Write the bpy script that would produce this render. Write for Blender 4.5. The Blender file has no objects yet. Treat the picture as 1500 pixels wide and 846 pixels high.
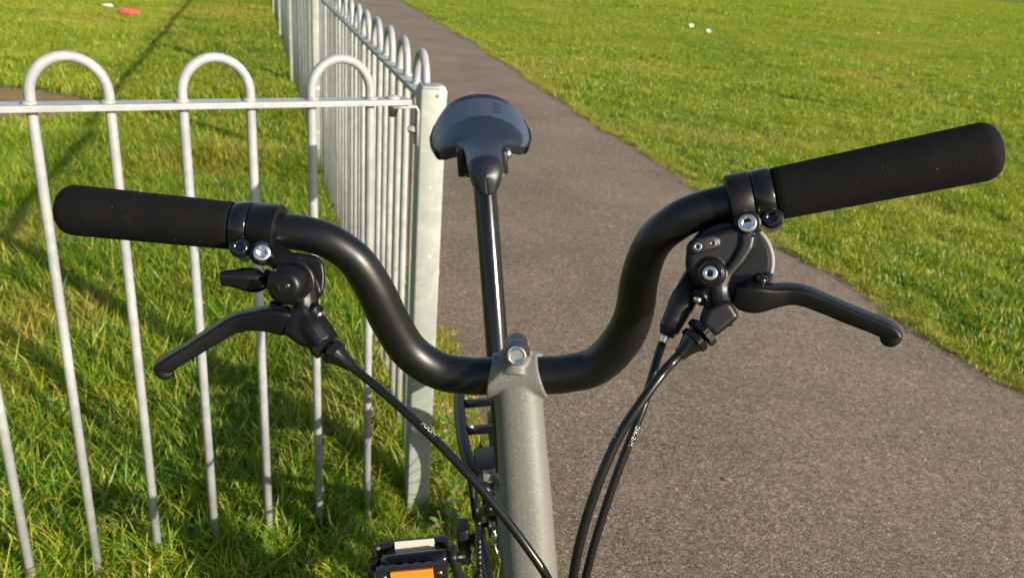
import bpy, bmesh, math, random
import numpy as np
from mathutils import Vector, Matrix
rng = np.random.default_rng(7); random.seed(7)
scene = bpy.context.scene
COL = scene.collection
R_ = math.radians

# ------------------------------------------------------------------ camera
FOC, HCAM = 1200.0, 1.2                      # focal length in photo pixels, eye height in metres
up = np.array([240, 2897, 1200.]); up /= np.linalg.norm(up)
fw = np.array([0, 0, -1.]); yw = fw - fw.dot(up) * up; yw /= np.linalg.norm(yw); xw = np.cross(yw, up)
RC = np.array([xw, yw, up]); EYE = np.array([0, 0, HCAM])
cam_d = bpy.data.cameras.new('camera'); cam = bpy.data.objects.new('camera', cam_d); COL.objects.link(cam)
cam_d.sensor_width = 36; cam_d.lens = FOC / 1500 * 36; cam_d.clip_start = 0.02; cam_d.clip_end = 1500
m4 = np.eye(4); m4[:3, :3] = RC; m4[:3, 3] = EYE
cam.matrix_world = Matrix(m4.tolist()); scene.camera = cam
cam_d.dof.use_dof = True; cam_d.dof.focus_distance = 0.52; cam_d.dof.aperture_fstop = 19
# ------------------------------------------------------------------ light
SUN_AZ = math.atan2(0.81, -0.585); SUN_EL = R_(22)
w = bpy.data.worlds.new('World'); scene.world = w; w.use_nodes = True
nt = w.node_tree; nt.nodes.clear()
sky = nt.nodes.new('ShaderNodeTexSky'); sky.sky_type = 'NISHITA'; sky.sun_disc = False
sky.sun_elevation = SUN_EL; sky.sun_rotation = SUN_AZ; sky.air_density = 1.0; sky.dust_density = 1.2
bg = nt.nodes.new('ShaderNodeBackground'); bg.inputs[1].default_value = 0.083
wo = nt.nodes.new('ShaderNodeOutputWorld')
nt.links.new(sky.outputs[0], bg.inputs[0]); nt.links.new(bg.outputs[0], wo.inputs[0])
sd = bpy.data.lights.new('sun', 'SUN'); sd.energy = 5.0; sd.angle = R_(0.7); sd.color = (1.0, 0.885, 0.735)
sun = bpy.data.objects.new('sun', sd); COL.objects.link(sun)
sdir = Vector((math.sin(SUN_AZ) * math.cos(SUN_EL), math.cos(SUN_AZ) * math.cos(SUN_EL), math.sin(SUN_EL)))
sun.rotation_euler = sdir.to_track_quat('Z', 'Y').to_euler(); sun.location = (4, -3, 5)
vs = scene.view_settings; vs.view_transform = 'Standard'; vs.look = 'None'; vs.exposure = 1.16; vs.gamma = 1.0
vs.use_curve_mapping = False

# ------------------------------------------------------------------ helpers
def A(*v): return np.array(v, float)
def at(px, py, d): return RC @ (A((px - 750) / FOC, (423 - py) / FOC, -1) * d) + EYE
def gr(px, py, z=0.0):
    v = RC @ A((px - 750) / FOC, (423 - py) / FOC, -1); return v * (z - HCAM) / v[2] + EYE
def unit(v): v = np.asarray(v, float); return v / (np.linalg.norm(v) + 1e-12)

ORIGIN = {}
def tag(o, label, cat, group=None, kind=None):
    if label: o['label'] = label
    if cat: o['category'] = cat
    if group: o['group'] = group
    if kind: o['kind'] = kind
    return o
def thing(name, label, cat, loc, group=None):
    o = bpy.data.objects.new(name, None); COL.objects.link(o); o.location = Vector(loc)
    o.empty_display_size = 0.05; ORIGIN[o] = A(*loc); return tag(o, label, cat, group)
def obj(name, geo, mat, parent=None, smooth=True, origin=None):
    v, f = geo; v = np.asarray(v, float).reshape(-1, 3)
    og = ORIGIN[parent] if parent is not None else (A(*origin) if origin is not None else A(0, 0, 0))
    me = bpy.data.meshes.new(name); me.from_pydata((v - og).tolist(), [], f)
    bm = bmesh.new(); bm.from_mesh(me); bmesh.ops.recalc_face_normals(bm, faces=bm.faces); bm.to_mesh(me); bm.free()
    if smooth: me.shade_smooth()
    me.materials.append(mat)
    o = bpy.data.objects.new(name, me); COL.objects.link(o)
    if parent is not None: o.parent = parent
    else: o.location = Vector(og)
    ORIGIN[o] = og
    return o
def inst(name, src, loc, parent, rot=None):
    """child sharing src's mesh data; loc in world metres"""
    o = bpy.data.objects.new(name, src.data if hasattr(src, 'data') else src); COL.objects.link(o); o.parent = parent
    o.location = Vector(A(*loc) - ORIGIN[parent])
    if rot is not None: o.rotation_euler = rot
    ORIGIN[o] = ORIGIN[parent]
    return o
def auto(o, ang=40):
    for p in o.data.polygons: p.use_smooth = True
    bm = bmesh.new(); bm.from_mesh(o.data)
    for e in bm.edges:
        if len(e.link_faces) == 2 and e.calc_face_angle(0) > R_(ang): e.smooth = False
    bm.to_mesh(o.data); bm.free(); return o
def cat(*gs):
    V, F, n = [], [], 0
    for v, f in gs:
        v = np.asarray(v, float).reshape(-1, 3); V.append(v); F += [tuple(i + n for i in q) for q in f]; n += len(v)
    return np.vstack(V), F
def spline(pts, n):
    P = np.asarray(pts, float); k = len(P); Q = np.vstack([2 * P[0] - P[1], P, 2 * P[-1] - P[-2]])
    out = []
    for u in np.linspace(0, k - 1, n):
        i = min(int(u), k - 2); t = u - i; a, b, c, d = Q[i], Q[i + 1], Q[i + 2], Q[i + 3]
        out.append(0.5 * (2 * b + (c - a) * t + (2 * a - 5 * b + 4 * c - d) * t * t + (3 * b - a - 3 * c + d) * t ** 3))
    return np.array(out)
def frames(P, hint):
    T = np.gradient(P, axis=0); T = np.array([unit(t) for t in T]); N = []
    n = unit(np.asarray(hint, float))
    for t in T:
        n = unit(n - n.dot(t) * t); N.append(n)
    N = np.array(N); return T, N, np.cross(T, N)
def sweep(P, r, seg=16, hint=(0.13, 0.29, 0.95), ex=2.0, cap=True, dome=0.0):
    """r: scalar, list, or list of (half along hint, half across); superellipse exponent ex"""
    P = np.asarray(P, float); n = len(P); r = np.asarray(r, float)
    if r.ndim == 0: r = np.full((n, 2), float(r))
    elif r.ndim == 1: r = np.stack([r, r], 1)
    T, N, B = frames(P, hint)
    if dome:
        a, b = [], []
        for k in (0.35, 0.7, 0.92, 0.995):
            a.append((P[0] - T[0] * dome * k, r[0] * math.sqrt(1 - k * k), 0)); b.append((P[-1] + T[-1] * dome * k, r[-1] * math.sqrt(1 - k * k), n - 1))
        rows = a[::-1] + [(P[i], r[i], i) for i in range(n)] + b
    else: rows = [(P[i], r[i], i) for i in range(n)]
    an = np.linspace(0, 2 * math.pi, seg, endpoint=False)
    c = np.sign(np.cos(an)) * np.abs(np.cos(an)) ** (2 / ex); s = np.sign(np.sin(an)) * np.abs(np.sin(an)) ** (2 / ex)
    V = np.vstack([p[None] + np.outer(c * rr[0], N[i]) + np.outer(s * rr[1], B[i]) for p, rr, i in rows]); m = len(rows)
    F = [(i * seg + j, i * seg + (j + 1) % seg, (i + 1) * seg + (j + 1) % seg, (i + 1) * seg + j) for i in range(m - 1) for j in range(seg)]
    if cap: F += [tuple(range(seg))[::-1], tuple((m - 1) * seg + j for j in range(seg))]
    return V, F
def lathe(p0, ax, prof, seg=40, hint=(0.13, 0.29, 0.95)):
    ax = unit(ax); n = unit(np.asarray(hint) - np.dot(hint, ax) * ax); b = np.cross(ax, n)
    an = np.linspace(0, 2 * math.pi, seg, endpoint=False); ring = np.outer(np.cos(an), n) + np.outer(np.sin(an), b)
    V = np.vstack([np.asarray(p0) + ax * t + ring * max(r, 1e-5) for t, r in prof]); m = len(prof)
    F = [(i * seg + j, i * seg + (j + 1) % seg, (i + 1) * seg + (j + 1) % seg, (i + 1) * seg + j) for i in range(m - 1) for j in range(seg)]
    F += [tuple(range(seg))[::-1], tuple((m - 1) * seg + j for j in range(seg))]
    return V, F
def bevelled(geo, width, segs=2):
    v, f = geo; bm = bmesh.new(); vv = [bm.verts.new(p) for p in np.asarray(v).tolist()]
    for q in f: bm.faces.new([vv[i] for i in q])
    bmesh.ops.recalc_face_normals(bm, faces=bm.faces)
    es = [e for e in bm.edges if len(e.link_faces) == 2 and e.calc_face_angle(0) > R_(25)]
    bmesh.ops.bevel(bm, geom=es, offset=width, segments=segs, affect='EDGES', profile=0.5, clamp_overlap=True)
    bm.verts.index_update(); V = [tuple(x.co) for x in bm.verts]; F = [tuple(x.index for x in q.verts) for q in bm.faces]
    bm.free(); return np.array(V), F
def box(c, ax, ay, az, hx, hy, hz, bev=0.0, segs=2):
    c = np.asarray(c, float); V = [c + np.asarray(ax) * i * hx + np.asarray(ay) * j * hy + np.asarray(az) * k * hz for i in (-1, 1) for j in (-1, 1) for k in (-1, 1)]
    F = [(0, 1, 3, 2), (4, 6, 7, 5), (0, 4, 5, 1), (2, 3, 7, 6), (0, 2, 6, 4), (1, 5, 7, 3)]
    return bevelled((V, F), bev, segs) if bev else (np.array(V), F)
def slab(front, thick, bev=0.0, segs=2):
    """closed outline (3-D points) extruded by the vector thick"""
    P = np.asarray(front, float); n = len(P); V = np.vstack([P, P + np.asarray(thick)])
    F = [tuple(range(n)), tuple(range(2 * n - 1, n - 1, -1))] + [(i, n + i, n + (i + 1) % n, (i + 1) % n) for i in range(n)]
    return bevelled((V, F), bev, segs) if bev else (V, F)
def ball(c, r, seg=16):
    return lathe(A(*c) - A(0, 0, r), (0, 0, 1), [(r - r * math.cos(t), r * math.sin(t)) for t in np.linspace(0.02, math.pi - 0.02, seg // 2)], seg, (1, 0, 0))
def remesh(o, vox, smooth=6):
    m = o.modifiers.new('remesh', 'REMESH'); m.mode = 'VOXEL'; m.voxel_size = vox; m.use_smooth_shade = True
    s = o.modifiers.new('smooth', 'SMOOTH'); s.factor = 0.5; s.iterations = smooth; return o
def flat_text(s, size):
    cu = bpy.data.curves.new('lettering', 'FONT'); cu.body = s; cu.size = size; cu.align_x = 'CENTER'; cu.align_y = 'CENTER'; cu.resolution_u = 3
    t = bpy.data.objects.new('lettering', cu); COL.objects.link(t); bpy.context.view_layer.update()
    me = t.to_mesh(); v = np.array([tuple(x.co) for x in me.vertices]); f = [tuple(p.vertices) for p in me.polygons]
    t.to_mesh_clear(); bpy.data.objects.remove(t); bpy.data.curves.remove(cu); return v, f

# ------------------------------------------------------------------ materials
def mat(name, col=(0.5, 0.5, 0.5), rough=0.5, metal=0.0, **kw):
    m = bpy.data.materials.new(name); m.use_nodes = True; b = m.node_tree.nodes['Principled BSDF']
    b.inputs['Base Color'].default_value = (*col, 1); b.inputs['Roughness'].default_value = rough; b.inputs['Metallic'].default_value = metal
    for k, v in kw.items(): b.inputs[k.replace('_', ' ')].default_value = v
    return m
def nd(m, t, **kw):
    n = m.node_tree.nodes.new(t)
    for k, v in kw.items():
        if k in n.inputs: n.inputs[k].default_value = v
        else: setattr(n, k, v)
    return n
def ln(m, a, b): m.node_tree.links.new(a, b)
def P_(m): return m.node_tree.nodes['Principled BSDF']
def ramp(m, fac, stops):
    r = nd(m, 'ShaderNodeValToRGB'); e = r.color_ramp.elements
    while len(e) > len(stops): e.remove(e[-1])
    while len(e) < len(stops): e.new(0.5)
    for x, (p, c) in zip(e, stops): x.position = p; x.color = (*c, 1) if len(c) == 3 else c
    ln(m, fac, r.inputs[0]); return r
def noise(m, scale, detail=4, rough=0.55, vec=None):
    n = nd(m, 'ShaderNodeTexNoise'); n.inputs['Scale'].default_value = scale; n.inputs['Detail'].default_value = detail; n.inputs['Roughness'].default_value = rough
    v = vec if vec is not None else nd(m, 'ShaderNodeNewGeometry').outputs['Position']
    ln(m, v, n.inputs['Vector']); return n
def bump(m, h, dist, strength=1.0, target=None):
    b = nd(m, 'ShaderNodeBump'); b.inputs['Distance'].default_value = dist; b.inputs['Strength'].default_value = strength
    ln(m, h, b.inputs['Height']); ln(m, b.outputs[0], (target or P_(m)).inputs['Normal']); return b
def vary_rough(m, lo, hi, scale=60):
    n = noise(m, scale, 5); mr = nd(m, 'ShaderNodeMapRange'); mr.inputs['To Min'].default_value = lo; mr.inputs['To Max'].default_value = hi
    ln(m, n.outputs[0], mr.inputs['Value']); ln(m, mr.outputs[0], P_(m).inputs['Roughness']); return m

M = {}
M['bar'] = mat('satin_black_paint', (0.0030, 0.0030, 0.0036), 0.37, 0.0, Specular_IOR_Level=0.36)
bump(M['bar'], noise(M['bar'], 1500, 2).outputs[0], 0.0002, 0.4); 
M['foam'] = mat('foam_grip', (0.014, 0.0135, 0.0135), 0.85, 0, Specular_IOR_Level=0.10)
_m = M['foam']; _pp = nd(_m, 'ShaderNodeNewGeometry').outputs['Position']
_n = noise(_m, 700, 4, 0.7, _pp); _v = nd(_m, 'ShaderNodeTexVoronoi'); _v.inputs['Scale'].default_value = 1100; ln(_m, _pp, _v.inputs['Vector'])
_h = nd(_m, 'ShaderNodeMath', operation='MULTIPLY'); ln(_m, _n.outputs[0], _h.inputs[0]); ln(_m, _v.outputs['Distance'], _h.inputs[1]); bump(_m, _h.outputs[0], 0.0004, 0.7)
_c = ramp(_m, noise(_m, 55, 5, 0.7, _pp).outputs[0], [(0.3, (0.0026, 0.0025, 0.0027)), (0.7, (0.0052, 0.0049, 0.0050))])
_v = nd(_m, 'ShaderNodeTexVoronoi'); _v.inputs['Scale'].default_value = 190; ln(_m, _pp, _v.inputs['Vector'])
_sz = nd(_m, 'ShaderNodeSeparateColor'); ln(_m, _v.outputs['Color'], _sz.inputs[0]); _sm = nd(_m, 'ShaderNodeMath', operation='MULTIPLY'); _sm.inputs[1].default_value = 0.075; ln(_m, _sz.outputs[0], _sm.inputs[0])
_lt = nd(_m, 'ShaderNodeMath', operation='LESS_THAN'); ln(_m, _v.outputs['Distance'], _lt.inputs[0]); ln(_m, _sm.outputs[0], _lt.inputs[1])
_mx = nd(_m, 'ShaderNodeMix', data_type='RGBA'); _mx.inputs['B'].default_value = (0.10, 0.10, 0.095, 1); ln(_m, _c.outputs[0], _mx.inputs['A'])
ln(_m, _lt.outputs[0], _mx.inputs['Factor']); ln(_m, _mx.outputs['Result'], P_(_m).inputs['Base Color'])
M['cast'] = mat('black_cast_alloy', (0.0032, 0.0032, 0.0038), 0.36, 0.0, Specular_IOR_Level=0.22)
bump(M['cast'], noise(M['cast'], 1800, 2).outputs[0], 0.00012, 0.4)
M['gloss'] = vary_rough(mat('gloss_black', (0.004, 0.004, 0.0046), 0.16, 0, Specular_IOR_Level=0.4), 0.12, 0.24)
M['plastic'] = mat('black_plastic', (0.006, 0.006, 0.0067), 0.42, 0, Specular_IOR_Level=0.35)
bump(M['plastic'], noise(M['plastic'], 900, 2).outputs[0], 0.0002, 0.3)
M['rubber'] = mat('cable_sleeve', (0.004, 0.004, 0.0042), 0.3, 0, Specular_IOR_Level=0.35); vary_rough(M['rubber'], 0.24, 0.38, 200)
M['tyre'] = mat('tyre_rubber', (0.018, 0.018, 0.018), 0.75); bump(M['tyre'], noise(M['tyre'], 300, 3).outputs[0], 0.0006, 0.5)
M['steel'] = vary_rough(mat('polished_steel', (0.62, 0.60, 0.57), 0.22, 1.0), 0.16, 0.34, 400)
M['chain'] = vary_rough(mat('chain_steel', (0.24, 0.23, 0.21), 0.3, 1.0), 0.2, 0.5, 300)
M['dark_hole'] = mat('socket_black', (0.01, 0.01, 0.01), 0.6)
M['print'] = mat('white_print', (0.40, 0.40, 0.39), 0.6)
M['strip'] = mat('pale_plastic', (0.16, 0.16, 0.145), 0.6)
bump(M['strip'], noise(M['strip'], 500, 2).outputs[0], 0.0001, 0.3)
M['amber'] = mat('amber_reflector', (0.52, 0.15, 0.008), 0.3, 0, Coat_Weight=0.4)
M['white_refl'] = mat('clear_reflector', (0.42, 0.36, 0.30), 0.3, 0, Coat_Weight=0.3)
for k in ('amber', 'white_refl'):
    _v = nd(M[k], 'ShaderNodeTexVoronoi'); _v.inputs['Scale'].default_value = 420; ln(M[k], nd(M[k], 'ShaderNodeNewGeometry').outputs['Position'], _v.inputs['Vector']); bump(M[k], _v.outputs['Distance'], 0.0006, 0.6)
# grey paint with metal flake
g = M['grey'] = mat('grey_flake_paint', (0.25, 0.25, 0.235), 0.55, 0.12, Coat_Weight=0.08, Coat_Roughness=0.3, Specular_IOR_Level=0.3)
_p = nd(g, 'ShaderNodeNewGeometry').outputs['Position']
_v = nd(g, 'ShaderNodeTexVoronoi'); _v.inputs['Scale'].default_value = 2500; ln(g, _p, _v.inputs['Vector'])
_s = nd(g, 'ShaderNodeSeparateColor'); ln(g, _v.outputs['Color'], _s.inputs[0])
_gt = nd(g, 'ShaderNodeMath', operation='GREATER_THAN'); _gt.inputs[1].default_value = 0.95; ln(g, _s.outputs[0], _gt.inputs[0])
_mx = nd(g, 'ShaderNodeMix', data_type='RGBA'); _mx.inputs['A'].default_value = (0.108, 0.109, 0.102, 1); _mx.inputs['B'].default_value = (0.20, 0.19, 0.17, 1)
ln(g, _gt.outputs[0], _mx.inputs['Factor']); ln(g, _mx.outputs['Result'], P_(g).inputs['Base Color'])
_nm = nd(g, 'ShaderNodeNormalMap'); _nm.space = 'TANGENT'
_ad = nd(g, 'ShaderNodeVectorMath', operation='MULTIPLY_ADD'); _ad.inputs[1].default_value = (0.10, 0.10, 0.10)
_sub = nd(g, 'ShaderNodeVectorMath', operation='SUBTRACT'); _sub.inputs[1].default_value = (0.5, 0.5, 0.5)
ln(g, _v.outputs['Color'], _sub.inputs[0]); ln(g, _sub.outputs[0], _ad.inputs[0]); ln(g, nd(g, 'ShaderNodeNewGeometry').outputs['Normal'], _ad.inputs[2])
_nz = nd(g, 'ShaderNodeVectorMath', operation='NORMALIZE'); ln(g, _ad.outputs[0], _nz.inputs[0]); ln(g, _nz.outputs[0], P_(g).inputs['Normal'])
g.node_tree.nodes.remove(_nm)
# galvanised, weathered pale grey fence coating
def galv(name, c0, c1, c2):
    m = mat(name, c0, 0.45, 0.1); n = noise(m, 9, 6, 0.65); v = nd(m, 'ShaderNodeTexVoronoi'); v.inputs['Scale'].default_value = 55
    ln(m, nd(m, 'ShaderNodeNewGeometry').outputs['Position'], v.inputs['Vector'])
    s = nd(m, 'ShaderNodeSeparateColor'); ln(m, v.outputs['Color'], s.inputs[0])
    mm = nd(m, 'ShaderNodeMath', operation='MULTIPLY_ADD'); mm.inputs[1].default_value = 0.22; ln(m, s.outputs[0], mm.inputs[0]); ln(m, n.outputs[0], mm.inputs[2])
    r = ramp(m, mm.outputs[0], [(0.32, c0), (0.6, c1), (0.85, c2)]); ln(m, r.outputs[0], P_(m).inputs['Base Color'])
    n2 = noise(m, 300, 3); bump(m, n2.outputs[0], 0.0004, 0.35)
    mr = nd(m, 'ShaderNodeMapRange'); mr.inputs['To Min'].default_value = 0.34; mr.inputs['To Max'].default_value = 0.6; ln(m, n.outputs[0], mr.inputs['Value']); ln(m, mr.outputs[0], P_(m).inputs['Roughness'])
    sp = noise(m, 130, 5, 0.75); rs = ramp(m, sp.outputs[0], [(0.69, (0, 0, 0)), (0.73, (1, 1, 1))]); mx = nd(m, 'ShaderNodeMix', data_type='RGBA'); mx.inputs['B'].default_value = (0.10, 0.085, 0.065, 1)
    k = nd(m, 'ShaderNodeMath', operation='MULTIPLY'); k.inputs[1].default_value = 0.7; ln(m, rs.outputs[0], k.inputs[0]); ln(m, k.outputs[0], mx.inputs['Factor']); ln(m, r.outputs[0], mx.inputs['A']); ln(m, mx.outputs['Result'], P_(m).inputs['Base Color'])
    return m
M['fence'] = galv('galvanised_bar', (0.185, 0.196, 0.200), (0.240, 0.252, 0.255), (0.30, 0.308, 0.306))
M['post'] = galv('galvanised_post', (0.170, 0.195, 0.176), (0.210, 0.230, 0.207), (0.26, 0.272, 0.245))
_m = M['post']   # flaked pale patches
_n = noise(_m, 26, 3, 0.5); _r = ramp(_m, _n.outputs[0], [(0.66, (0, 0, 0)), (0.675, (1, 1, 1))])
_mx = nd(_m, 'ShaderNodeMix', data_type='RGBA'); _mx.inputs['B'].default_value = (0.42, 0.43, 0.40, 1)
_src = P_(_m).inputs['Base Color'].links[0].from_socket; ln(_m, _src, _mx.inputs['A']); ln(_m, _r.outputs[0], _mx.inputs['Factor']); ln(_m, _mx.outputs['Result'], P_(_m).inputs['Base Color'])
# asphalt
a_ = M['asphalt'] = mat('worn_asphalt', (0.15, 0.13, 0.115), 0.85, 0, Specular_IOR_Level=0.3)
_p = nd(a_, 'ShaderNodeNewGeometry').outputs['Position']
_v = nd(a_, 'ShaderNodeTexVoronoi'); _v.inputs['Scale'].default_value = 225; ln(a_, _p, _v.inputs['Vector'])
_s = nd(a_, 'ShaderNodeSeparateColor'); ln(a_, _v.outputs['Color'], _s.inputs[0])
_r = ramp(a_, _s.outputs[0], [(0.0, (0.060, 0.046, 0.035)), (0.3, (0.106, 0.082, 0.061)), (0.7, (0.158, 0.125, 0.094)), (0.95, (0.205, 0.166, 0.128)), (1.0, (0.31, 0.27, 0.22))])
_n = noise(a_, 1.3, 8, 0.65); _r2 = ramp(a_, _n.outputs[0], [(0.28, (0.72, 0.71, 0.71)), (0.5, (1.0, 0.99, 0.97)), (0.72, (1.24, 1.21, 1.16))])
_n3 = noise(a_, 45, 4, 0.7); _r3 = ramp(a_, _n3.outputs[0], [(0.3, (0.78, 0.78, 0.79)), (0.7, (1.18, 1.17, 1.14))])
_mx = nd(a_, 'ShaderNodeMix', data_type='RGBA', blend_type='MULTIPLY'); _mx.inputs['Factor'].default_value = 1; ln(a_, _r.outputs[0], _mx.inputs['A']); ln(a_, _r2.outputs[0], _mx.inputs['B'])
_my = nd(a_, 'ShaderNodeMix', data_type='RGBA', blend_type='MULTIPLY'); _my.inputs['Factor'].default_value = 1; ln(a_, _mx.outputs['Result'], _my.inputs['A']); ln(a_, _r3.outputs[0], _my.inputs['B'])
_ea = nd(a_, 'ShaderNodeAttribute', attribute_name='edge'); _en = noise(a_, 38, 5, 0.7); _em = nd(a_, 'ShaderNodeMath', operation='MULTIPLY_ADD'); _em.inputs[1].default_value = 1.0; ln(a_, _ea.outputs['Fac'], _em.inputs[0]); ln(a_, _en.outputs[0], _em.inputs[2])
_er = ramp(a_, _em.outputs[0], [(0.78, (0, 0, 0)), (1.02, (1, 1, 1))]); _ez = nd(a_, 'ShaderNodeMix', data_type='RGBA'); _ez.inputs['B'].default_value = (0.105, 0.082, 0.045, 1); ln(a_, _er.outputs[0], _ez.inputs['Factor']); ln(a_, _my.outputs['Result'], _ez.inputs['A'])
ln(a_, _ez.outputs['Result'], P_(a_).inputs['Base Color'])
_inv = nd(a_, 'ShaderNodeMath', operation='SUBTRACT'); _inv.inputs[0].default_value = 1; ln(a_, _v.outputs['Distance'], _inv.inputs[1])
_hs = nd(a_, 'ShaderNodeMath', operation='MULTIPLY_ADD'); _hs.inputs[1].default_value = 0.6; ln(a_, _s.outputs[1], _hs.inputs[0]); ln(a_, _inv.outputs[0], _hs.inputs[2])
bump(a_, _hs.outputs[0], 0.0022, 0.6)
# soil / thatch
s_ = M['soil'] = mat('soil_thatch', (0.06, 0.06, 0.02), 0.95, 0, Specular_IOR_Level=0.1)
_n = noise(s_, 18, 6, 0.7); _n2 = noise(s_, 0.9, 4)
_r = ramp(s_, _n.outputs[0], [(0.3, (0.055, 0.075, 0.012)), (0.55, (0.105, 0.130, 0.018)), (0.75, (0.17, 0.16, 0.035))])
_pt = A(*gr(-25, 150)); _dv = nd(s_, 'ShaderNodeVectorMath', operation='DISTANCE'); _dv.inputs[1].default_value = tuple(_pt)
ln(s_, nd(s_, 'ShaderNodeNewGeometry').outputs['Position'], _dv.inputs[0])
_ma = nd(s_, 'ShaderNodeMath', operation='MULTIPLY_ADD'); _ma.inputs[1].default_value = 0.9; ln(s_, _n2.outputs[0], _ma.inputs[0]); ln(s_, _dv.outputs['Value'], _ma.inputs[2])
_f = ramp(s_, _ma.outputs[0], [(0.0, (1, 1, 1)), (0.75, (1, 1, 1)), (1.0, (0, 0, 0))])
_mr = nd(s_, 'ShaderNodeMath', operation='MULTIPLY'); _mr.inputs[1].default_value = 1 / 1.35; ln(s_, _ma.outputs[0], _mr.inputs[0]); ln(s_, _mr.outputs[0], _f.inputs[0])
_mx = nd(s_, 'ShaderNodeMix', data_type='RGBA'); ln(s_, _r.outputs[0], _mx.inputs['A'])
_rs = ramp(s_, _n.outputs[0], [(0.3, (0.12, 0.085, 0.04)), (0.7, (0.22, 0.17, 0.085))]); ln(s_, _rs.outputs[0], _mx.inputs['B']); ln(s_, _f.outputs[0], _mx.inputs['Factor'])
ln(s_, _mx.outputs['Result'], P_(s_).inputs['Base Color']); bump(s_, _n.outputs[0], 0.02, 0.8)
# grass blades: colour from blade random (R), height along blade (G), dry (B); patches from position
def grass_mat(name, c_dark, c_mid, c_yel, c_dry):
    m = bpy.data.materials.new(name); m.use_nodes = True; t = m.node_tree; b = P_(m)
    at_ = nd(m, 'ShaderNodeAttribute', attribute_name='blade'); s = nd(m, 'ShaderNodeSeparateColor'); ln(m, at_.outputs['Color'], s.inputs[0])
    dr = nd(m, 'ShaderNodeAttribute', attribute_name='dry', attribute_type='INSTANCER')
    n = noise(m, 0.55, 7, 0.62); n2 = noise(m, 5.0, 3)
    a1 = nd(m, 'ShaderNodeMath', operation='MULTIPLY_ADD'); a1.inputs[1].default_value = 0.55; ln(m, n.outputs[0], a1.inputs[0]); 
    a2 = nd(m, 'ShaderNodeMath', operation='MULTIPLY_ADD'); a2.inputs[1].default_value = 0.45; ln(m, n2.outputs[0], a2.inputs[0]); ln(m, a2.outputs[0], a1.inputs[2])
    a3 = nd(m, 'ShaderNodeMath', operation='MULTIPLY_ADD'); a3.inputs[1].default_value = 0.5; ln(m, s.outputs[0], a3.inputs[0]); a3.inputs[2].default_value = -0.25; ln(m, a3.outputs[0], a2.inputs[2])
    r = ramp(m, a1.outputs[0], [(0.28, c_dark), (0.48, c_mid), (0.70, c_yel)])
    gt = nd(m, 'ShaderNodeMath', operation='ADD'); ln(m, s.outputs[2], gt.inputs[0]); ln(m, dr.outputs['Fac'], gt.inputs[1]); 
    cl = nd(m, 'ShaderNodeClamp'); ln(m, gt.outputs[0], cl.inputs[0])
    mx = nd(m, 'ShaderNodeMix', data_type='RGBA'); ln(m, cl.outputs[0], mx.inputs['Factor']); ln(m, r.outputs[0], mx.inputs['A']); mx.inputs['B'].default_value = (*c_dry, 1)
    ln(m, mx.outputs['Result'], b.inputs['Base Color']); b.inputs['Roughness'].default_value = 0.42; b.inputs['Specular IOR Level'].default_value = 0.4
    tr = nd(m, 'ShaderNodeBsdfTranslucent'); hs = nd(m, 'ShaderNodeHueSaturation'); hs.inputs['Value'].default_value = 1.35; hs.inputs['Saturation'].default_value = 1.1; ln(m, mx.outputs['Result'], hs.inputs['Color']); ln(m, hs.outputs[0], tr.inputs[0])
    ms = nd(m, 'ShaderNodeMixShader'); ms.inputs[0].default_value = 0.46; ln(m, b.outputs[0], ms.inputs[1]); ln(m, tr.outputs[0], ms.inputs[2])
    ln(m, ms.outputs[0], t.nodes['Material Output'].inputs[0]); return m
M['grass'] = grass_mat('long_grass', (0.060, 0.170, 0.008), (0.160, 0.285, 0.014), (0.365, 0.375, 0.030), (0.52, 0.36, 0.095))
M['lawn'] = grass_mat('lawn_grass', (0.068, 0.165, 0.010), (0.168, 0.258, 0.016), (0.330, 0.335, 0.034), (0.44, 0.33, 0.09))
# saddle cover, two dark blue-grey tones laid out along the cover
def leather(name, c):
    m = mat(name, c, 0.42, 0, Specular_IOR_Level=0.45); v = nd(m, 'ShaderNodeTexVoronoi'); v.inputs['Scale'].default_value = 900
    ln(m, nd(m, 'ShaderNodeNewGeometry').outputs['Position'], v.inputs['Vector']); bump(m, v.outputs['Distance'], 0.00025, 0.35); return m
M['sad_dark'] = leather('saddle_dark', (0.0060, 0.0072, 0.0115)); M['sad_light'] = leather('saddle_light', (0.029, 0.037, 0.062)); M['sad_text'] = leather('saddle_emboss', (0.010, 0.012, 0.018))

# ------------------------------------------------------------------ ground and path
gv, gf = [], []
xs = np.concatenate([np.linspace(-400, -12, 9), np.linspace(-10, 10, 41), np.linspace(12, 400, 9)]); ys = np.concatenate([np.linspace(-60, -3, 6), np.linspace(-2, 20, 45), np.linspace(24, 900, 12)])
gv = [(x, y, 0.012 * math.sin(x * 1.7 + y * 0.6) * math.sin(y * 1.1 - x * 0.4) - 0.016) for y in ys for x in xs]
nx = len(xs); gf = [(j * nx + i, j * nx + i + 1, (j + 1) * nx + i + 1, (j + 1) * nx + i) for j in range(len(ys) - 1) for i in range(nx - 1)]
ground = obj('ground', (gv, gf), M['soil']); ground['kind'] = 'structure'
RE = np.array([gr(*q)[:2] for q in [(1500, 575), (1320, 470), (1130, 350), (1000, 262), (860, 174), (780, 120), (700, 66)]])
def wob(y, s): return 0.022 * np.sin(y * 3.1 + s) + 0.016 * np.sin(y * 7.7 + 2 * s) + 0.010 * np.sin(y * 17.3 + 3 * s) + 0.007 * np.sin(y * 41 + s)
_fit = np.polyfit(RE[:, 1], RE[:, 0], 1)
def path_l(y): return -0.240 - 0.325 * (np.asarray(y) - 2.447) + wob(np.asarray(y), 1.3) * 0.9
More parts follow.
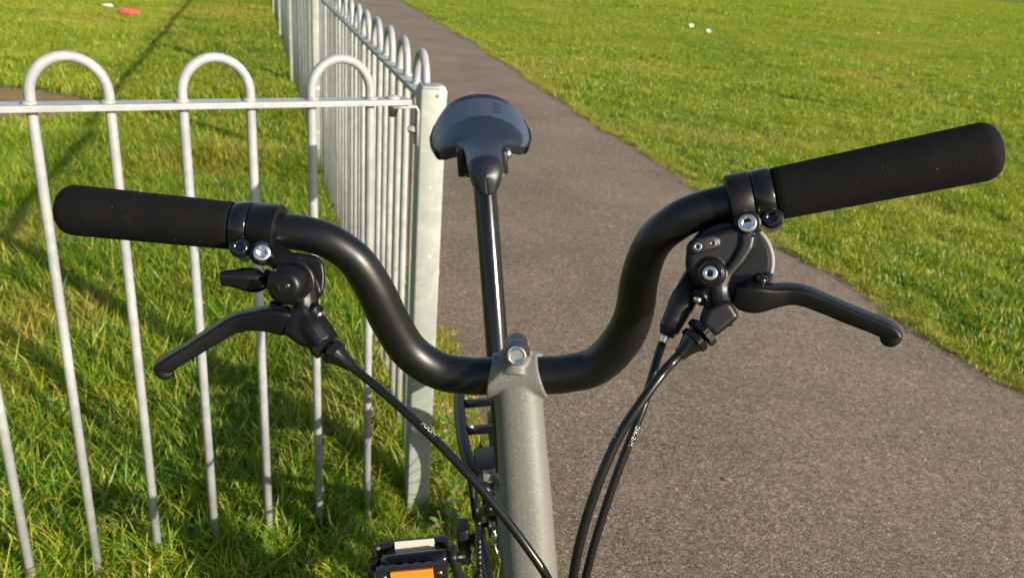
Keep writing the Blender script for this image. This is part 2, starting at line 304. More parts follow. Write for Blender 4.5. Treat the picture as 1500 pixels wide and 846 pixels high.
def path_r(y):
    y = np.asarray(y, float); o = np.argsort(RE[:, 1]); lo, hi = RE[o[0]], RE[o[-1]]
    v = np.interp(y, RE[o, 1], RE[o, 0]); v = np.where(y < lo[1], lo[0] - 0.30 * (y - lo[1]), v); v = np.where(y > hi[1], hi[0] - 0.30 * (y - hi[1]), v)
    return v + wob(y, 4.1)
py_ = np.concatenate([np.arange(-8, 14, 0.05), np.arange(14, 120, 0.5)])
pv, pe = [], []; TT = [0, 0.012, 0.03, 0.05, 0.25, 0.5, 0.75, 0.95, 0.97, 0.988, 1]; EE = [0.8, 0.5, 0.25, 0, 0, 0, 0, 0, 0.25, 0.5, 0.8]; nk = len(TT)
for y in py_:
    l, r = float(path_l(y)), float(path_r(y))
    for t, e in zip(TT, EE): pv.append((l + (r - l) * t, y, 0.004 + 0.012 * (1 - (2 * t - 1) ** 2))); pe.append(e)
pf = [(j * nk + i, j * nk + i + 1, (j + 1) * nk + i + 1, (j + 1) * nk + i) for j in range(len(py_) - 1) for i in range(nk - 1)]
path = obj('path', (pv, pf), M['asphalt']); path['kind'] = 'structure'; _pa = path.data.attributes.new('edge', 'FLOAT', 'POINT'); _pa.data.foreach_set('value', np.array(pe, np.float32))

# ------------------------------------------------------------------ fence
FD = unit(A(-0.313, 0.950, 0)); FN = A(FD[1], -FD[0], 0)          # along the path; towards the path
PB = gr(612, 745); PB[2] = 0                                       # foot of the corner post
Zv = A(0, 0, 1)
b0, b1 = gr(45, 152, 0.925), gr(538, 145, 0.925)
GD = unit((b0 - b1) * A(1, 1, 0)); GN = A(-GD[1], GD[0], 0)        # front panel runs left from the corner
if GN[1] > 0: GN = -GN
SP = np.linalg.norm(b0 - b1) / 5                                   # bar spacing
RB = 0.0083
def hoop_geo(d, sp, z0, zt):
    s = sp / 2; pts = [(-s, z0), (-s, zt * 0.5), (-s, zt - s * 0.9)] + [(-s * math.cos(t), zt - s * 0.9 + s * 1.05 * math.sin(t)) for t in np.linspace(0.12, math.pi - 0.12, 15)] + [(s, zt - s * 0.9), (s, zt * 0.5), (s, z0)]
    return sweep([d * x + Zv * z for x, z in pts], RB, 10, hint=np.cross(d, Zv))
def collar_geo(d, sp):
    return lathe(Zv * 0.9295, Zv, [(0, RB + 0.0035), (0.0025, RB + 0.003), (0.005, RB + 0.0004)], 10, d)
def bent(o, k):                                                     # slight individual lean of a hoop
    o.rotation_euler = (random.uniform(-k, k), random.uniform(-k, k), random.uniform(-.03, .03))
def panel(d, n, start, length, first, count, label, group):
    t = thing('hooped_fence', label, 'fence', start, group)
    c = start + d * length / 2
    obj('top_rail', box(c + Zv * 0.925, d, n, Zv, length / 2, 0.020, 0.005, 0.0012), M['fence'], t, False)
    key = (round(d[0], 3), )
    if key not in HOOP:
        h = obj('hoop_bar', hoop_geo(d, SP, -0.02, 0.992), M['fence'], None); w_ = obj('weld_collar', collar_geo(d, SP), M['fence'], None)
        HOOP[key] = (h.data, w_.data); bpy.data.objects.remove(h); bpy.data.objects.remove(w_)
    for i in range(count):
        p = start + d * (first + 2 * SP * i)
        q = inst('hoop_bar', HOOP[key][0], p, t); bent(q, 0.004)
        for s_ in (-SP / 2, SP / 2): inst('weld_collar', HOOP[key][1], p + d * s_, t)
    return t
HOOP = {}
def post(p, d, n, label, group=None, h=0.95, hw=0.0255):
    t = thing('fence_post', label, 'post', p, group)
    obj('post_tube', box(p + Zv * (h / 2 - 0.05), d, n, Zv, hw, hw, h / 2 + 0.05, 0.005, 3), M['post'], t)
    auto([c for c in t.children][0], 30)
    obj('cap', box(p + Zv * (h + 0.0015), d, n, Zv, hw - 0.003, hw - 0.003, 0.0025, 0.002), M['post'], t)
    return t
PC = PB + FD * 0.0255                                               # post centre
cp = post(PC, FD, FN, 'galvanised square corner post beside the bicycle saddle, where the two fence runs meet')
hole = PC - FD * 0.0253 + FN * 0.006 + Zv * 0.937
obj('vent_hole', lathe(hole + FD * 0.003, -FD, [(0, 0.0036), (0.0032, 0.0036)], 16), M['dark_hole'], cp)
# bracket joining the front panel to the post
bend = b1 + (PC - FD * 0.03 - b1) * 0.0
e0 = gr(598, 148, 0.925); e0[2] = 0
panel_start = A(e0[0], e0[1], 0)
off = np.dot(b1 - panel_start, GD) - SP / 2 + SP                     # so that bars fall where the photo has them
first_pair = np.dot((gr(450, 146, 0.925) + b1) / 2 - panel_start, GD)
fp = panel(GD, GN, panel_start, 2.75, first_pair, 12, 'hooped galvanised fence panel bolted across to the corner post, behind the left handlebar grip', None)
br = thing('angle_bracket', 'bent steel strap bolting the front fence panel to the corner post', 'bracket', A(*(panel_start + Zv * 0.85)))
bp = [panel_start + GD * 0.035 + Zv * 0.9155, panel_start + GD * 0.01 + Zv * 0.9155, PC - FN * 0.046 - FD * 0.010 + Zv * 0.9155, PC - FN * 0.032 - FD * 0.010 + Zv * 0.9145, PC - FN * 0.0285 - FD * 0.010 + Zv * 0.908, PC - FN * 0.0285 - FD * 0.010 + Zv * 0.89, PC - FN * 0.0285 - FD * 0.010 + Zv * 0.842]
obj('strap', sweep(bp, [(0.014, 0.0028)] * len(bp), 12, hint=FD, ex=6), M['fence'], br)
bc = panel_start + GD * 0.03
obj('bolt_head', lathe(bc + Zv * 0.9295, Zv, [(0, 0.013), (0.002, 0.0128), (0.0055, 0.009), (0.0075, 0.003)], 18), M['fence'], br)
obj('nut', lathe(bc + Zv * 0.897, Zv, [(0, 0.006), (0.004, 0.008), (0.012, 0.0095), (0.0165, 0.0095)], 6), M['chain'], br, False)
nb = PC - FN * 0.031 - FD * 0.010 + Zv * 0.872
obj('nut', lathe(nb, -FN, [(0, 0.010), (0.004, 0.010), (0.008, 0.0085), (0.014, 0.005)], 6), M['fence'], br, False)
PL_ = 3.0
near_lab = ['nearest', 'second', 'third', 'fourth', 'fifth', 'sixth', 'seventh']
for i in range(6):
    s = PC + FD * (0.0255 + i * PL_ + (0.0255 if i else 0)); ln_ = PL_ - 0.051
    panel(FD, FN, s, ln_, SP * 0.72, 13, 'hooped galvanised fence panel along the path, %s from the corner post' % ['first', 'second', 'third', 'fourth', 'fifth', 'sixth'][i], 'fence panels along the path')
    post(PC + FD * PL_ * (i + 1), FD, FN, 'galvanised square fence post along the path, %s beyond the corner post' % ['first', 'second', 'third', 'fourth', 'fifth', 'sixth'][i], 'fence posts along the path')
post(panel_start + GD * (2.75 + 0.0255), GD, GN, 'galvanised square post at the far end of the front fence panel')

# ------------------------------------------------------------------ bicycle
C = at(757, 549, 0.5435)
BA = unit(A(0.983, -0.081, 0.166)); BN = A(-0.0512, -0.9829, -0.1766); BR = np.cross(BN, BA) * 1.0
if BR[2] < 0: BR = -BR
def onbar(px, py):
    v = at(px, py, 1) - EYE; return v * ((C - EYE).dot(BN) / v.dot(BN)) + EYE
lam, psi = R_(7.5), R_(5.8)
F_ = A(math.sin(psi), -math.cos(psi), 0); Rh = A(math.cos(psi), math.sin(psi), 0)
U_ = -math.sin(lam) * Rh + A(0, 0, math.cos(lam)); L_ = math.cos(lam) * Rh + A(0, 0, math.sin(lam))
HC = C[2] / U_[2]; O_ = C - U_ * HC
def B(p, l, h): return O_ + F_ * p + L_ * l + U_ * h
bike = thing('bicycle', 'small wheeled folding bicycle with black riser handlebar and sparkly grey stem, leaning beside the fence', 'bicycle', O_ + F_ * -0.3)
SA = unit(B(-0.3346, 0, 1) - B(0, 0, 0))                            # steering axis, upwards
def steer(p):
    a = R_(-10.5); v = np.asarray(p) - C; return C + v * math.cos(a) + np.cross(SA, v) * math.sin(a) + SA * SA.dot(v) * (1 - math.cos(a))
def Bs(p, l, h): return steer(B(p, l, h))
toC = unit(EYE - C)
# --- handlebar
lpx = [(400, 336), (415, 338), (446, 342), (477, 351), (503, 366), (525, 386), (549, 424), (572, 471), (601, 515), (642, 542), (686, 550), (721, 550), (757, 549.5), (797, 549), (828, 547), (872, 536), (908, 502), (928, 461), (938, 403), (957, 355), (992, 324), (1025, 309), (1059, 300), (1080, 295)]
bp = spline([onbar(*q) for q in lpx], 150); k = np.abs(np.linspace(-1, 1, 150))
hb = obj('handlebar', sweep(bp, 0.0110 + 0.0016 * np.clip((0.62 - k) / 0.2, 0, 1), 32), M['bar'], bike)
# --- grips, rings, lever clamps
SIDE = {}
for sd_, i0, i1 in (('l', (415, 338), (92, 306)), ('r', (1062, 299), (1462, 218))):
    p0, p1 = onbar(*i0), onbar(*i1); ax = unit(p1 - p0); Ln = np.linalg.norm(p1 - p0)
    fr = (lambda px, py: np.dot(onbar(px, py) - p0, ax))
    if sd_ == 'l': c0, c1, r0, r1, g0 = fr(413, 338), fr(373, 331), fr(371.5, 331), fr(347, 328), fr(346, 328)
    else: c0, c1, r0, r1, g0 = fr(1066, 298), fr(1101, 290), fr(1102.5, 290), fr(1131, 283), fr(1132, 283)
    R0, R1, e = 0.0146, 0.0157, 0.0085
    prof = [(g0, 0.0118), (g0, R0 - 0.0006), (g0 + 0.0008, R0)] + [(g0 + (Ln - e - g0) * t, R0 + (R1 - R0) * t ** 0.8) for t in np.linspace(0.05, 1, 14)]
    prof += [(Ln - e + e * math.sin(t), R1 - 0.0075 + 0.0075 * math.cos(t)) for t in np.linspace(0.15, math.pi / 2, 9)] + [(Ln + 0.0004, 0.004), (Ln + 0.0005, 0.0)]
    gp = obj('grip', lathe(p0, ax, prof, 48), M['foam'], bike)
    rr = 0.0158
    rg = obj('lock_ring', lathe(p0, ax, [(r0, 0.0115), (r0, rr - 0.0006), (r0 + 0.0006, rr), (r1 - 0.0006, rr), (r1, rr - 0.0006), (r1, 0.0115)], 48), M['gloss'], gp); auto(rg, 50)
    rc = 0.0160
    cl = obj('lever_clamp', lathe(p0, ax, [(c0, 0.0105), (c0, rc - 0.0012), (c0 + 0.001, rc), (c1 - 0.0006, rc), (c1, rc - 0.0006), (c1, 0.0105)], 48), M['cast'], bike); auto(cl, 50)
    SIDE[sd_] = (p0, ax, Ln, rg, cl, (r0 + r1) / 2, rr, c0, c1)
def socket_bolt(name, c, d, r, length, material, parent, hexr=0.5):
    """cap-head bolt with a sunk hexagon socket"""
    d = unit(d); hr = r * hexr; dp = min(length * 0.85, r * 0.9)
    V, F = lathe(c - d * length, d, [(0, r), (length - r * 0.22, r), (length - r * 0.06, r * 0.94), (length, r * 0.82), (length, hr * 1.2), (length - r * 0.08, hr), (length - dp, hr * 0.98)], 36)
    V = np.array(V); ctr = c - d * length
    for q in (5, 6):
        for j in range(36):
            k = q * 36 + j; a = 2 * math.pi * j / 36; ax_p = ctr + d * np.dot(V[k] - ctr, d); V[k] = ax_p + (V[k] - ax_p) * (0.94 / math.cos((a % (math.pi / 3)) - math.pi / 6))
    return auto(obj(name, (V, F), material, parent), 35)
DL, DR = 0.500, 0.461
def PL(px, py, o=0.0): return at(px, py, DL - o)
def PR(px, py, o=0.0): return at(px, py, DR - o)
def pxm(d, n): return n * d / FOC                                    # n photo pixels at distance d, in metres
for sd_, P, ringb, clampb in (('l', PL, (351, 362), (384, 370)), ('r', PR, (1131, 318), (1095, 327))):
    p0, ax, Ln, rg, cl, rm, rr, c0, c1 = SIDE[sd_]
    d = unit(EYE - P(*clampb)) + A(0, 0, 0.15) + ax * (0.12 if sd_ == 'l' else -0.05); d = unit(d)
    # ring boss and black bolt
    c = P(*ringb, 0.014)
    bo = obj('clamp_boss', cat(lathe(c - d * 0.02, d, [(0, 0.0052), (0.001, 0.0062), (0.0185, 0.0062), (0.0195, 0.0052)], 24), sweep([p0 + ax * rm - Zv * 0.010, c - d * 0.008], [(0.0055, 0.0055)] * 2, 12)), M['gloss'], rg)
    auto(bo, 40); socket_bolt('ring_bolt', c + d * 0.0022, d, 0.0047, 0.006, M['gloss'], rg)
    c = P(*clampb, 0.016)
    socket_bolt('clamp_bolt', c + d * 0.002, d, 0.0051, 0.014, M['steel'], cl, 0.48)
# --- left brake lever
def ring_of(c, d, r, n=14): return lathe(c, d, [(0, r), (0.001, r)], n)
view_l = unit(EYE - PL(430, 440)); view_r = unit(EYE - PR(1060, 400))
def rod(P, pts, seg=14, ex=2.0, n=24, hint=None, dome=0.0):
    """pts: (px, py, towards camera, half height px, half depth m)"""
    q = spline([P(a, b, o) for a, b, o, _, _ in pts], n); d = DL if P is PL else DR
    rr = spline([(pxm(d - o, h), t) for _, _, o, h, t in pts], n)
    return sweep(q, np.abs(rr), seg, hint=hint if hint is not None else Zv, ex=ex, dome=dome)
d_cb = unit(EYE - PL(384, 370))
body = cat(lathe(PL(384, 370, 0.0) , d_cb, [(0, 0.007), (0.001, 0.0078), (0.0125, 0.0078), (0.0135, 0.0066)], 24),
           rod(PL, [(392, 352, -0.004, 14, 0.008), (398, 368, 0.006, 15, 0.007), (424, 392, 0.010, 17, 0.008), (444, 424, 0.012, 18, 0.008), (448, 456, 0.013, 19, 0.008), (458, 480, 0.014, 24, 0.0095), (476, 503, 0.015, 21, 0.009)], ex=2.6),
           slab([PL(*q, 0.010) for q in [(400, 370), (432, 369), (466, 374), (474, 384), (477, 404), (476, 424), (464, 444), (438, 448), (414, 430)]], -view_l * 0.010, 0.002),
           slab([PL(*q, 0.022) for q in [(425, 448), (446, 444), (460, 466), (478, 492), (462, 512), (438, 506), (414, 488), (420, 468)]], -view_l * 0.015, 0.003))
bl = obj('brake_body', body, M['cast'], bike); remesh(bl, 0.0007, 7)
ROD = rod(PL, [(433, 470, 0.014, 15, 0.0055), (416, 469, 0.015, 20, 0.006), (398, 466, 0.015, 18.5, 0.006), (372, 467, 0.015, 14.5, 0.006), (345, 472, 0.015, 13, 0.006), (315, 489, 0.016, 12, 0.006), (280, 511, 0.018, 11, 0.006), (250, 529, 0.020, 11.5, 0.006), (239, 540, 0.020, 14, 0.006), (237, 548, 0.020, 8, 0.005)], 24, 6.0, 44, dome=0.0012)
lv = obj('brake_lever', cat(ROD, lathe(PL(241, 543, 0.0135), unit(EYE - PL(241, 545)), [(0, 0.0042), (0.001, 0.0052), (0.0115, 0.0052), (0.0125, 0.0042)], 24)), M['cast'], bike)
pv_ = PL(404, 452, 0.012); obj('lever_pivot', lathe(pv_, unit(A(0.1, -0.15, 1)), [(0, 0.004), (0.004, 0.004), (0.005, 0.003)], 14), M['gloss'], lv)
# bell on the left lever body
bb0, bb1 = PL(431, 412, 0.015), PL(413, 421, 0.036); ba = unit(bb1 - bb0); bL = np.linalg.norm(bb1 - bb0)
bell = obj('bell', lathe(bb0, ba, [(0, 0.0112), (0.0005, 0.0118), (bL * 0.45, 0.0119)] + [(bL * 0.45 + bL * 0.5 * math.sin(t), 0.0066 + 0.0053 * math.cos(t)) for t in np.linspace(0.1, math.pi / 2, 8)] + [(bL * 0.952, 0.004)], 40), M['cast'], bike); auto(bell, 60)
obj('bell_base', lathe(bb0 - ba * 0.004, ba, [(0, 0.012), (0.003, 0.0127), (0.0055, 0.0122)], 36), M['plastic'], bell)
sc = bb0 + ba * (bL * 0.952); obj('screw_washer', lathe(sc, ba, [(0, 0.0044), (0.0006, 0.0042), (0.0006, 0.0032)], 24), M['gloss'], bell); socket_bolt('bell_screw', sc + ba * 0.0012, ba, 0.0028, 0.0015, M['gloss'], bell)
th = obj('bell_striker', rod(PL, [(392, 411, 0.012, 9, 0.004), (378, 411, 0.014, 16, 0.0055), (362, 409, 0.015, 16.5, 0.006), (342, 407, 0.016, 12.5, 0.005), (325, 407, 0.017, 11, 0.004)], 18, 3.4, 20, dome=0.0008), M['gloss'], bell)
obj('striker_spring', cat(*[lathe(PL(388 + 3 * i, 400 + i, 0.014), unit(PL(400, 404, 0.014) - PL(388, 400, 0.014)), [(0, 0.0028), (0.0004, 0.0032), (0.0008, 0.0028)], 12) for i in range(4)]), M['gloss'], bell)
# reach screw and barrel adjuster
s0, s1 = PL(456, 452, 0.014), PL(470, 463, 0.017); sx = unit(s1 - s0)
obj('reach_screw_boss', lathe(s0, sx, [(0, 0.0052), (0.0045, 0.0052), (0.0052, 0.0046), (0.0052, 0.0028)], 20), M['cast'], bl)
obj('reach_screw', lathe(s0 + sx * 0.004, sx, [(k * 0.0005, 0.0024 + (0.00025 if k % 2 else 0)) for k in range(9)] + [(0.0047, 0.001)], 14), M['steel'], bl)
def barrel(P, q, parent):
    """knurled adjuster, lock nut and rubber nose from the lever body to the cable"""
    pts = [P(*a) for a in q]; ax = unit(pts[-1] - pts[0]); Lq = np.linalg.norm(pts[-1] - pts[0]); s = Lq / 0.022
    def star(t0, t1, r, n=8, dp=0.14):
        V = []; an = np.linspace(0, 2 * math.pi, n * 4, endpoint=False)
        nn = unit(Zv - Zv.dot(ax) * ax); bb = np.cross(ax, nn)
        rows = [(t0, 0.86), (t0 + 0.0006, 1), (t1 - 0.0006, 1), (t1, 0.86)]
        for t, k in rows:
            for a in an: V.append(pts[0] + ax * t + (nn * math.cos(a) + bb * math.sin(a)) * r * k * (1 + dp * math.cos(n * a) * 0.5))
        m = len(an); F = [(i * m + j, i * m + (j + 1) % m, (i + 1) * m + (j + 1) % m, (i + 1) * m + j) for i in range(3) for j in range(m)] + [tuple(range(m)), tuple(3 * m + j for j in range(m))]
        return V, F
    ad = obj('barrel_adjuster', star(0.0005, 0.0060 * s, 0.0086), M['gloss'], parent); auto(ad, 45)
    obj('lock_nut', lathe(pts[0], ax, [(0.0060 * s, 0.0045), (0.0075 * s, 0.0045)], 16), M['gloss'], ad)
    v, f = star(0.0076 * s, 0.0125 * s, 0.0078, 6, 0.12); o = obj('adjuster_nose', cat((v, f), lathe(pts[0], ax, [(0.012 * s, 0.0068), (0.015 * s, 0.0056), (0.019 * s, 0.0043), (0.0235 * s, 0.0036), (0.0235 * s, 0.0026)], 24)), M['gloss'], ad); auto(o, 45)
    return pts[-1], ax
bl_end, bl_ax = barrel(PL, [(469, 499, 0.015), (512, 534, 0.017)], bl)
# --- right brake lever and gear shifter
d_cb = unit(EYE - PR(1095, 327))
body = cat(lathe(PR(1095, 327, 0.0), d_cb, [(0, 0.0070), (0.001, 0.0076), (0.0130, 0.0076), (0.0140, 0.0064)], 24),
           slab([PR(*q, 0.014) for q in [(1004, 356), (1020, 346), (1056, 336), (1080, 330), (1110, 338), (1108, 362), (1094, 384), (1076, 402), (1068, 420), (1070, 442), (1084, 464), (1048, 494), (1022, 472), (1030, 450), (1034, 432), (1014, 414), (1007, 396)]], -view_r * 0.012, 0.0032, 3),
           slab([PR(*q, 0.0160) for q in [(1084, 338), (1108, 344), (1104, 364), (1090, 386), (1073, 405), (1065, 424), (1068, 446), (1080, 463), (1050, 487), (1036, 474), (1046, 450), (1050, 420), (1058, 398), (1074, 376), (1084, 356)]], -view_r * 0.006, 0.0020, 3),
           rod(PR, [(1050, 404, 0.0085, 22, 0.006), (1050, 428, 0.0090, 20, 0.006), (1053, 452, 0.0095, 24, 0.006), (1052, 476, 0.0095, 25, 0.0065)], ex=3.0),
           rod(PR, [(1040, 400, 0.010, 21, 0.0065), (1042, 401, 0.010, 21, 0.0065)], ex=2.0, n=3),
           lathe(PR(1040, 400, 0.006), view_r, [(0, 0.0090), (0.0090, 0.0084), (0.0105, 0.0076)], 28),
           slab([PR(*q, 0.019) for q in [(1058, 440), (1070, 442), (1084, 464), (1048, 494), (1026, 474), (1036, 452)]], -view_r * 0.014, 0.003))
brb = obj('brake_body', body, M['cast'], bike); remesh(brb, 0.0006, 5)
ROD = rod(PR, [(1078, 430, 0.011, 14, 0.0055), (1090, 433, 0.012, 20, 0.006), (1108, 435, 0.013, 21, 0.006), (1130, 433, 0.013, 16, 0.006), (1152, 430, 0.013, 13.5, 0.006), (1175, 432, 0.014, 13, 0.006), (1205, 443, 0.015, 12.5, 0.006), (1240, 458, 0.017, 12, 0.006), (1278, 473, 0.019, 11.5, 0.006), (1300, 483, 0.020, 12.5, 0.006), (1308, 494, 0.020, 13, 0.006), (1309, 502, 0.020, 8, 0.005)], 24, 6.0, 48, dome=0.0012)
lvr = obj('brake_lever', cat(ROD, lathe(PR(1304, 494, 0.0135), unit(EYE - PR(1304, 496)), [(0, 0.0042), (0.001, 0.0052), (0.0115, 0.0052), (0.0125, 0.0042)], 24)), M['cast'], bike)
obj('lever_pivot', lathe(PR(1112, 415, 0.010), unit(A(0.1, -0.15, 1)), [(0, 0.004), (0.004, 0.004), (0.005, 0.003)], 14), M['gloss'], lvr)
sh = obj('gear_shifter', lathe(PR(1066, 384, -0.016), view_r, [(0, 0.0215), (0.001, 0.0232), (0.010, 0.0238), (0.0165, 0.0232), (0.0185, 0.0215), (0.0190, 0.0100)], 48), M['plastic'], bike); auto(sh, 40)
an = np.linspace(-0.98, 0.12, 16)
_e1 = unit(np.cross(Zv, view_r)); _e1 = _e1 if _e1[0] > 0 else -_e1; _e2 = np.cross(view_r, _e1); _e2 = _e2 if _e2[2] > 0 else -_e2
sc_ = PR(1066, 384, -0.002)
obj('gear_window', sweep([sc_ + (_e1 * math.cos(t) - _e2 * math.sin(t)) * 0.0240 for t in an], [(0.0020, 0.0014)] * 16, 10, hint=view_r, ex=4), M['strip'], sh)
obj('shift_paddle', box(sc_ + (_e1 * math.cos(0.27) - _e2 * math.sin(0.27)) * 0.0235 + view_r * 0.002, unit(_e1 * 0.93 - _e2 * 0.3), unit(_e2 * 0.93 + _e1 * 0.3), view_r, 0.0024, 0.0045, 0.004, 0.001), M['plastic'], sh)
pl = [PR(*q, 0.0165) for q in [(1010, 360), (1020, 349), (1046, 343), (1056, 349), (1056, 360), (1044, 366), (1020, 373), (1011, 369)]]
obj('screw_plate', slab(pl, -view_r * 0.004, 0.0012), M['plastic'], brb)
for q in ((1022, 361), (1044, 356)): socket_bolt('plate_screw', PR(*q, 0.0172), view_r, 0.0023 if q[0] < 1030 else 0.0019, 0.002, M['steel'] if q[0] < 1030 else M['chain'], brb)
obj('pivot_washer', lathe(PR(1040, 400, 0.0165), view_r, [(0, 0.0066), (0.0010, 0.0066), (0.0012, 0.0058), (0.0004, 0.0048)], 32), M['gloss'], brb)
pb = socket_bolt('pivot_bolt', PR(1040, 400, 0.0195), view_r, 0.0041, 0.004, M['steel'], brb, 0.45)
s0, s1 = PR(1030, 432, 0.010), PR(1017, 443, 0.014); sx = unit(s1 - s0)
obj('reach_screw_boss', lathe(s0, sx, [(0, 0.0048), (0.0036, 0.0048), (0.0042, 0.0042), (0.0042, 0.0028)], 20), M['cast'], brb)
obj('reach_screw', lathe(s0 + sx * 0.0034, sx, [(k * 0.0005, 0.0022 + (0.00025 if k % 2 else 0)) for k in range(7)] + [(0.0036, 0.001)], 14), M['steel'], brb)
q0, q1 = PR(1018, 405, -0.004), PR(976, 490, 0.004); qx = unit(q1 - q0); QL = np.linalg.norm(q1 - q0)
obj('shift_cable_barrel', lathe(q0, qx, [(0, 0.0066), (QL * 0.30, 0.0068), (QL * 0.34, 0.0074), (QL * 0.52, 0.0073), (QL * 0.54, 0.0068), (QL * 0.88, 0.0060), (QL * 0.92, 0.0056), (QL * 0.93, 0.0046), (QL, 0.0044), (QL, 0.0020)], 28), M['plastic'], sh); auto(sh.children[-1], 35)
obj('ferrule', lathe(q1, qx, [(0, 0.0024), (0.0022, 0.0026), (0.0028, 0.0022), (0.0046, 0.0026), (0.0052, 0.0018)], 18), M['steel'], sh)
br_end, br_ax = barrel(PR, [(1034, 481, 0.012), (998, 517, 0.014)], brb)
# --- cables
def cable(name, pts, r, lab=None):
    P = spline(pts, 90); o = obj(name, sweep(P, r, 14), M['rubber'], bike); return P, o
le = [bl_end - bl_ax * 0.003, bl_end + bl_ax * 0.008] + [at(x, y, d) for x, y, d in [(560, 573, 0.478), (620, 627, 0.470), (680, 688, 0.464), (735, 752, 0.460), (775, 805, 0.458), (805, 852, 0.460), (830, 920, 0.468)]] + [Bs(0.16, 0.03, 0.66), Bs(0.21, 0.03, 0.55), Bs(0.26, 0.012, 0.47)]
Pl, cl_ = cable('brake_cable', le, 0.0026)
ra = [br_end - br_ax * 0.003, br_end + br_ax * 0.008] + [at(x, y, d) for x, y, d in [(966, 552, 0.440), (934, 596, 0.437), (906, 640, 0.437), (880, 698, 0.438), (857, 765, 0.441), (842, 830, 0.445), (834, 900, 0.452)]] + [at(832, 1000, 0.46), at(840, 1150, 0.475), B(0.10, 0.035, 0.45), B(-0.02, 0.03, 0.37), B(-0.35, 0.03, 0.36)]
Pa, ca_ = cable('brake_cable', ra, 0.0027)
rb = [q1 + qx * 0.003] + [at(x, y, d) for x, y, d in [(966, 514, 0.458), (955, 552, 0.452), (944, 590, 0.447), (928, 632, 0.446), (906, 688, 0.447), (884, 752, 0.449), (864, 820, 0.452), (850, 890, 0.458)]] + [at(842, 1000, 0.468), at(850, 1150, 0.485), B(0.09, 0.045, 0.45), B(-0.03, 0.04, 0.36), B(-0.35, -0.03, 0.34)]
Pb, cb_ = cable('gear_cable', rb, 0.0024)
def cable_text(s, P, r, px, py, size, face, parent, flip=1):
    """white print wrapped on the sleeve where the cable crosses the pixel (px, py)"""
    cc = (RC.T @ (P - EYE).T).T; ux = 750 + FOC * cc[:, 0] / -cc[:, 2]; uy = 423 - FOC * cc[:, 1] / -cc[:, 2]
    i = int(np.argmin((ux - px) ** 2 + (uy - py) ** 2)); T = unit(P[i + 1] - P[i - 1]) * flip; c = P[i]
    vd = unit(EYE - c); nrm = unit(vd - vd.dot(T) * T); side = np.cross(nrm, T)
    v, f = flat_text(s, size); V = []
    s_ = np.array([0] + list(np.cumsum(np.linalg.norm(np.diff(P, axis=0), axis=1)))); s_ -= s_[i]
    for x, y, _ in v:
        a = face + y / r; b = np.array([np.interp(x * flip, s_, P[:, k]) for k in range(3)])
        V.append(b + (nrm * math.cos(a) + side * math.sin(a)) * (r + 0.00008))
    return obj('cable_lettering', (V, f), M['print'], parent, False)
cable_text('FUOM', Pl, 0.0026, 622, 629, 0.0040, 0.85, cl_)
cable_text('DK-2-M', Pb, 0.0024, 924, 640, 0.0036, 0.55, cb_)
cable_text('K-2', Pa, 0.0027, 904, 634, 0.0034, -1.05, ca_)
# --- embossed torque mark on the right lock ring
p0, ax, Ln, rg, cl, rm, rr, _, _ = SIDE['r']
v, f = flat_text('1.5N.m', 0.0042); V = []
vd = unit(EYE - (p0 + ax * rm)); n_ = unit(vd - vd.dot(ax) * ax); s_ = np.cross(ax, n_)
for x, y, _ in v:
    a = -0.62 + y / rr
    V.append(p0 + ax * (rm + x * 0.72) + (n_ * math.cos(a) + s_ * math.sin(a)) * (rr + 0.00012))
obj('torque_mark', (V, f), M['strip'] if False else M['plastic'], rg, False)
# --- stem with handlebar clamp
SD = -SA
st0 = C + SD * 0.012
an = np.linspace(0, 2 * math.pi, 40, endpoint=False)
fwd = unit(np.cross(BA, np.cross(SD, BA)) * 0 + (toC - toC.dot(BA) * BA)); dn = unit(np.cross(BA, fwd)); dn = dn if dn[2] < 0 else -dn
V = []; rows = []
for k_ in range(9):
    t = k_ / 8 * 2 - 1
    for a in an:
        d_ = fwd * math.cos(a) + dn * math.sin(a); hw = 0.0165 + 0.0038 * max(-0.6, math.sin(a)); V.append(C + BA * (t * hw) + d_ * 0.0153)
m = 40; F = [(i * m + j, i * m + (j + 1) % m, (i + 1) * m + (j + 1) % m, (i + 1) * m + j) for i in range(8) for j in range(m)] + [tuple(range(m))[::-1], tuple(8 * m + j for j in range(m))]
def stem_pt(s): return C + SD * s
neck = sweep([stem_pt(s) for s in (0.006, 0.02, 0.034, 0.05, 0.08, 0.12, 0.2, 0.3, 0.40, 0.46)], [(0.0165, 0.0155), (0.0162, 0.0152), (0.0162, 0.0150), (0.0166, 0.0155), (0.0172, 0.0163), (0.0175, 0.0167), (0.0178, 0.0170), (0.0180, 0.0175), (0.0185, 0.018), (0.019, 0.019)], 32, hint=BA, ex=2.3)
eb = at(757, 519, C @ np.zeros(3) + np.linalg.norm(0) + 0.5435 - 0.017); ef = at(757, 505, 0.5435 + 0.010); ed = unit(eb - ef); EL = np.linalg.norm(eb - ef)
ear = lathe(ef - ed * 0.004, ed, [(0, 0.007), (0.002, 0.0085), (EL * 0.55, 0.0088), (EL * 0.6, 0.0080), (EL * 0.75, 0.0086), (EL + 0.004, 0.0086)], 28)
web = sweep([eb - ed * EL * 0.5, C + fwd * 0.006], [(0.0105, 0.010), (0.013, 0.012)], 16, hint=BA)
tabs = box(ef + ed * EL * 0.3 - U_ * 0.006, BA, ed, np.cross(BA, ed), 0.0172, 0.004, 0.0022, 0.001)
stem = obj('stem', cat((V, F), neck, ear, web, tabs), M['grey'], bike); remesh(stem, 0.0009, 5)
cb = socket_bolt('stem_bolt', eb + ed * 0.0052, ed, 0.0064, 0.006, M['steel'], stem, 0.66)
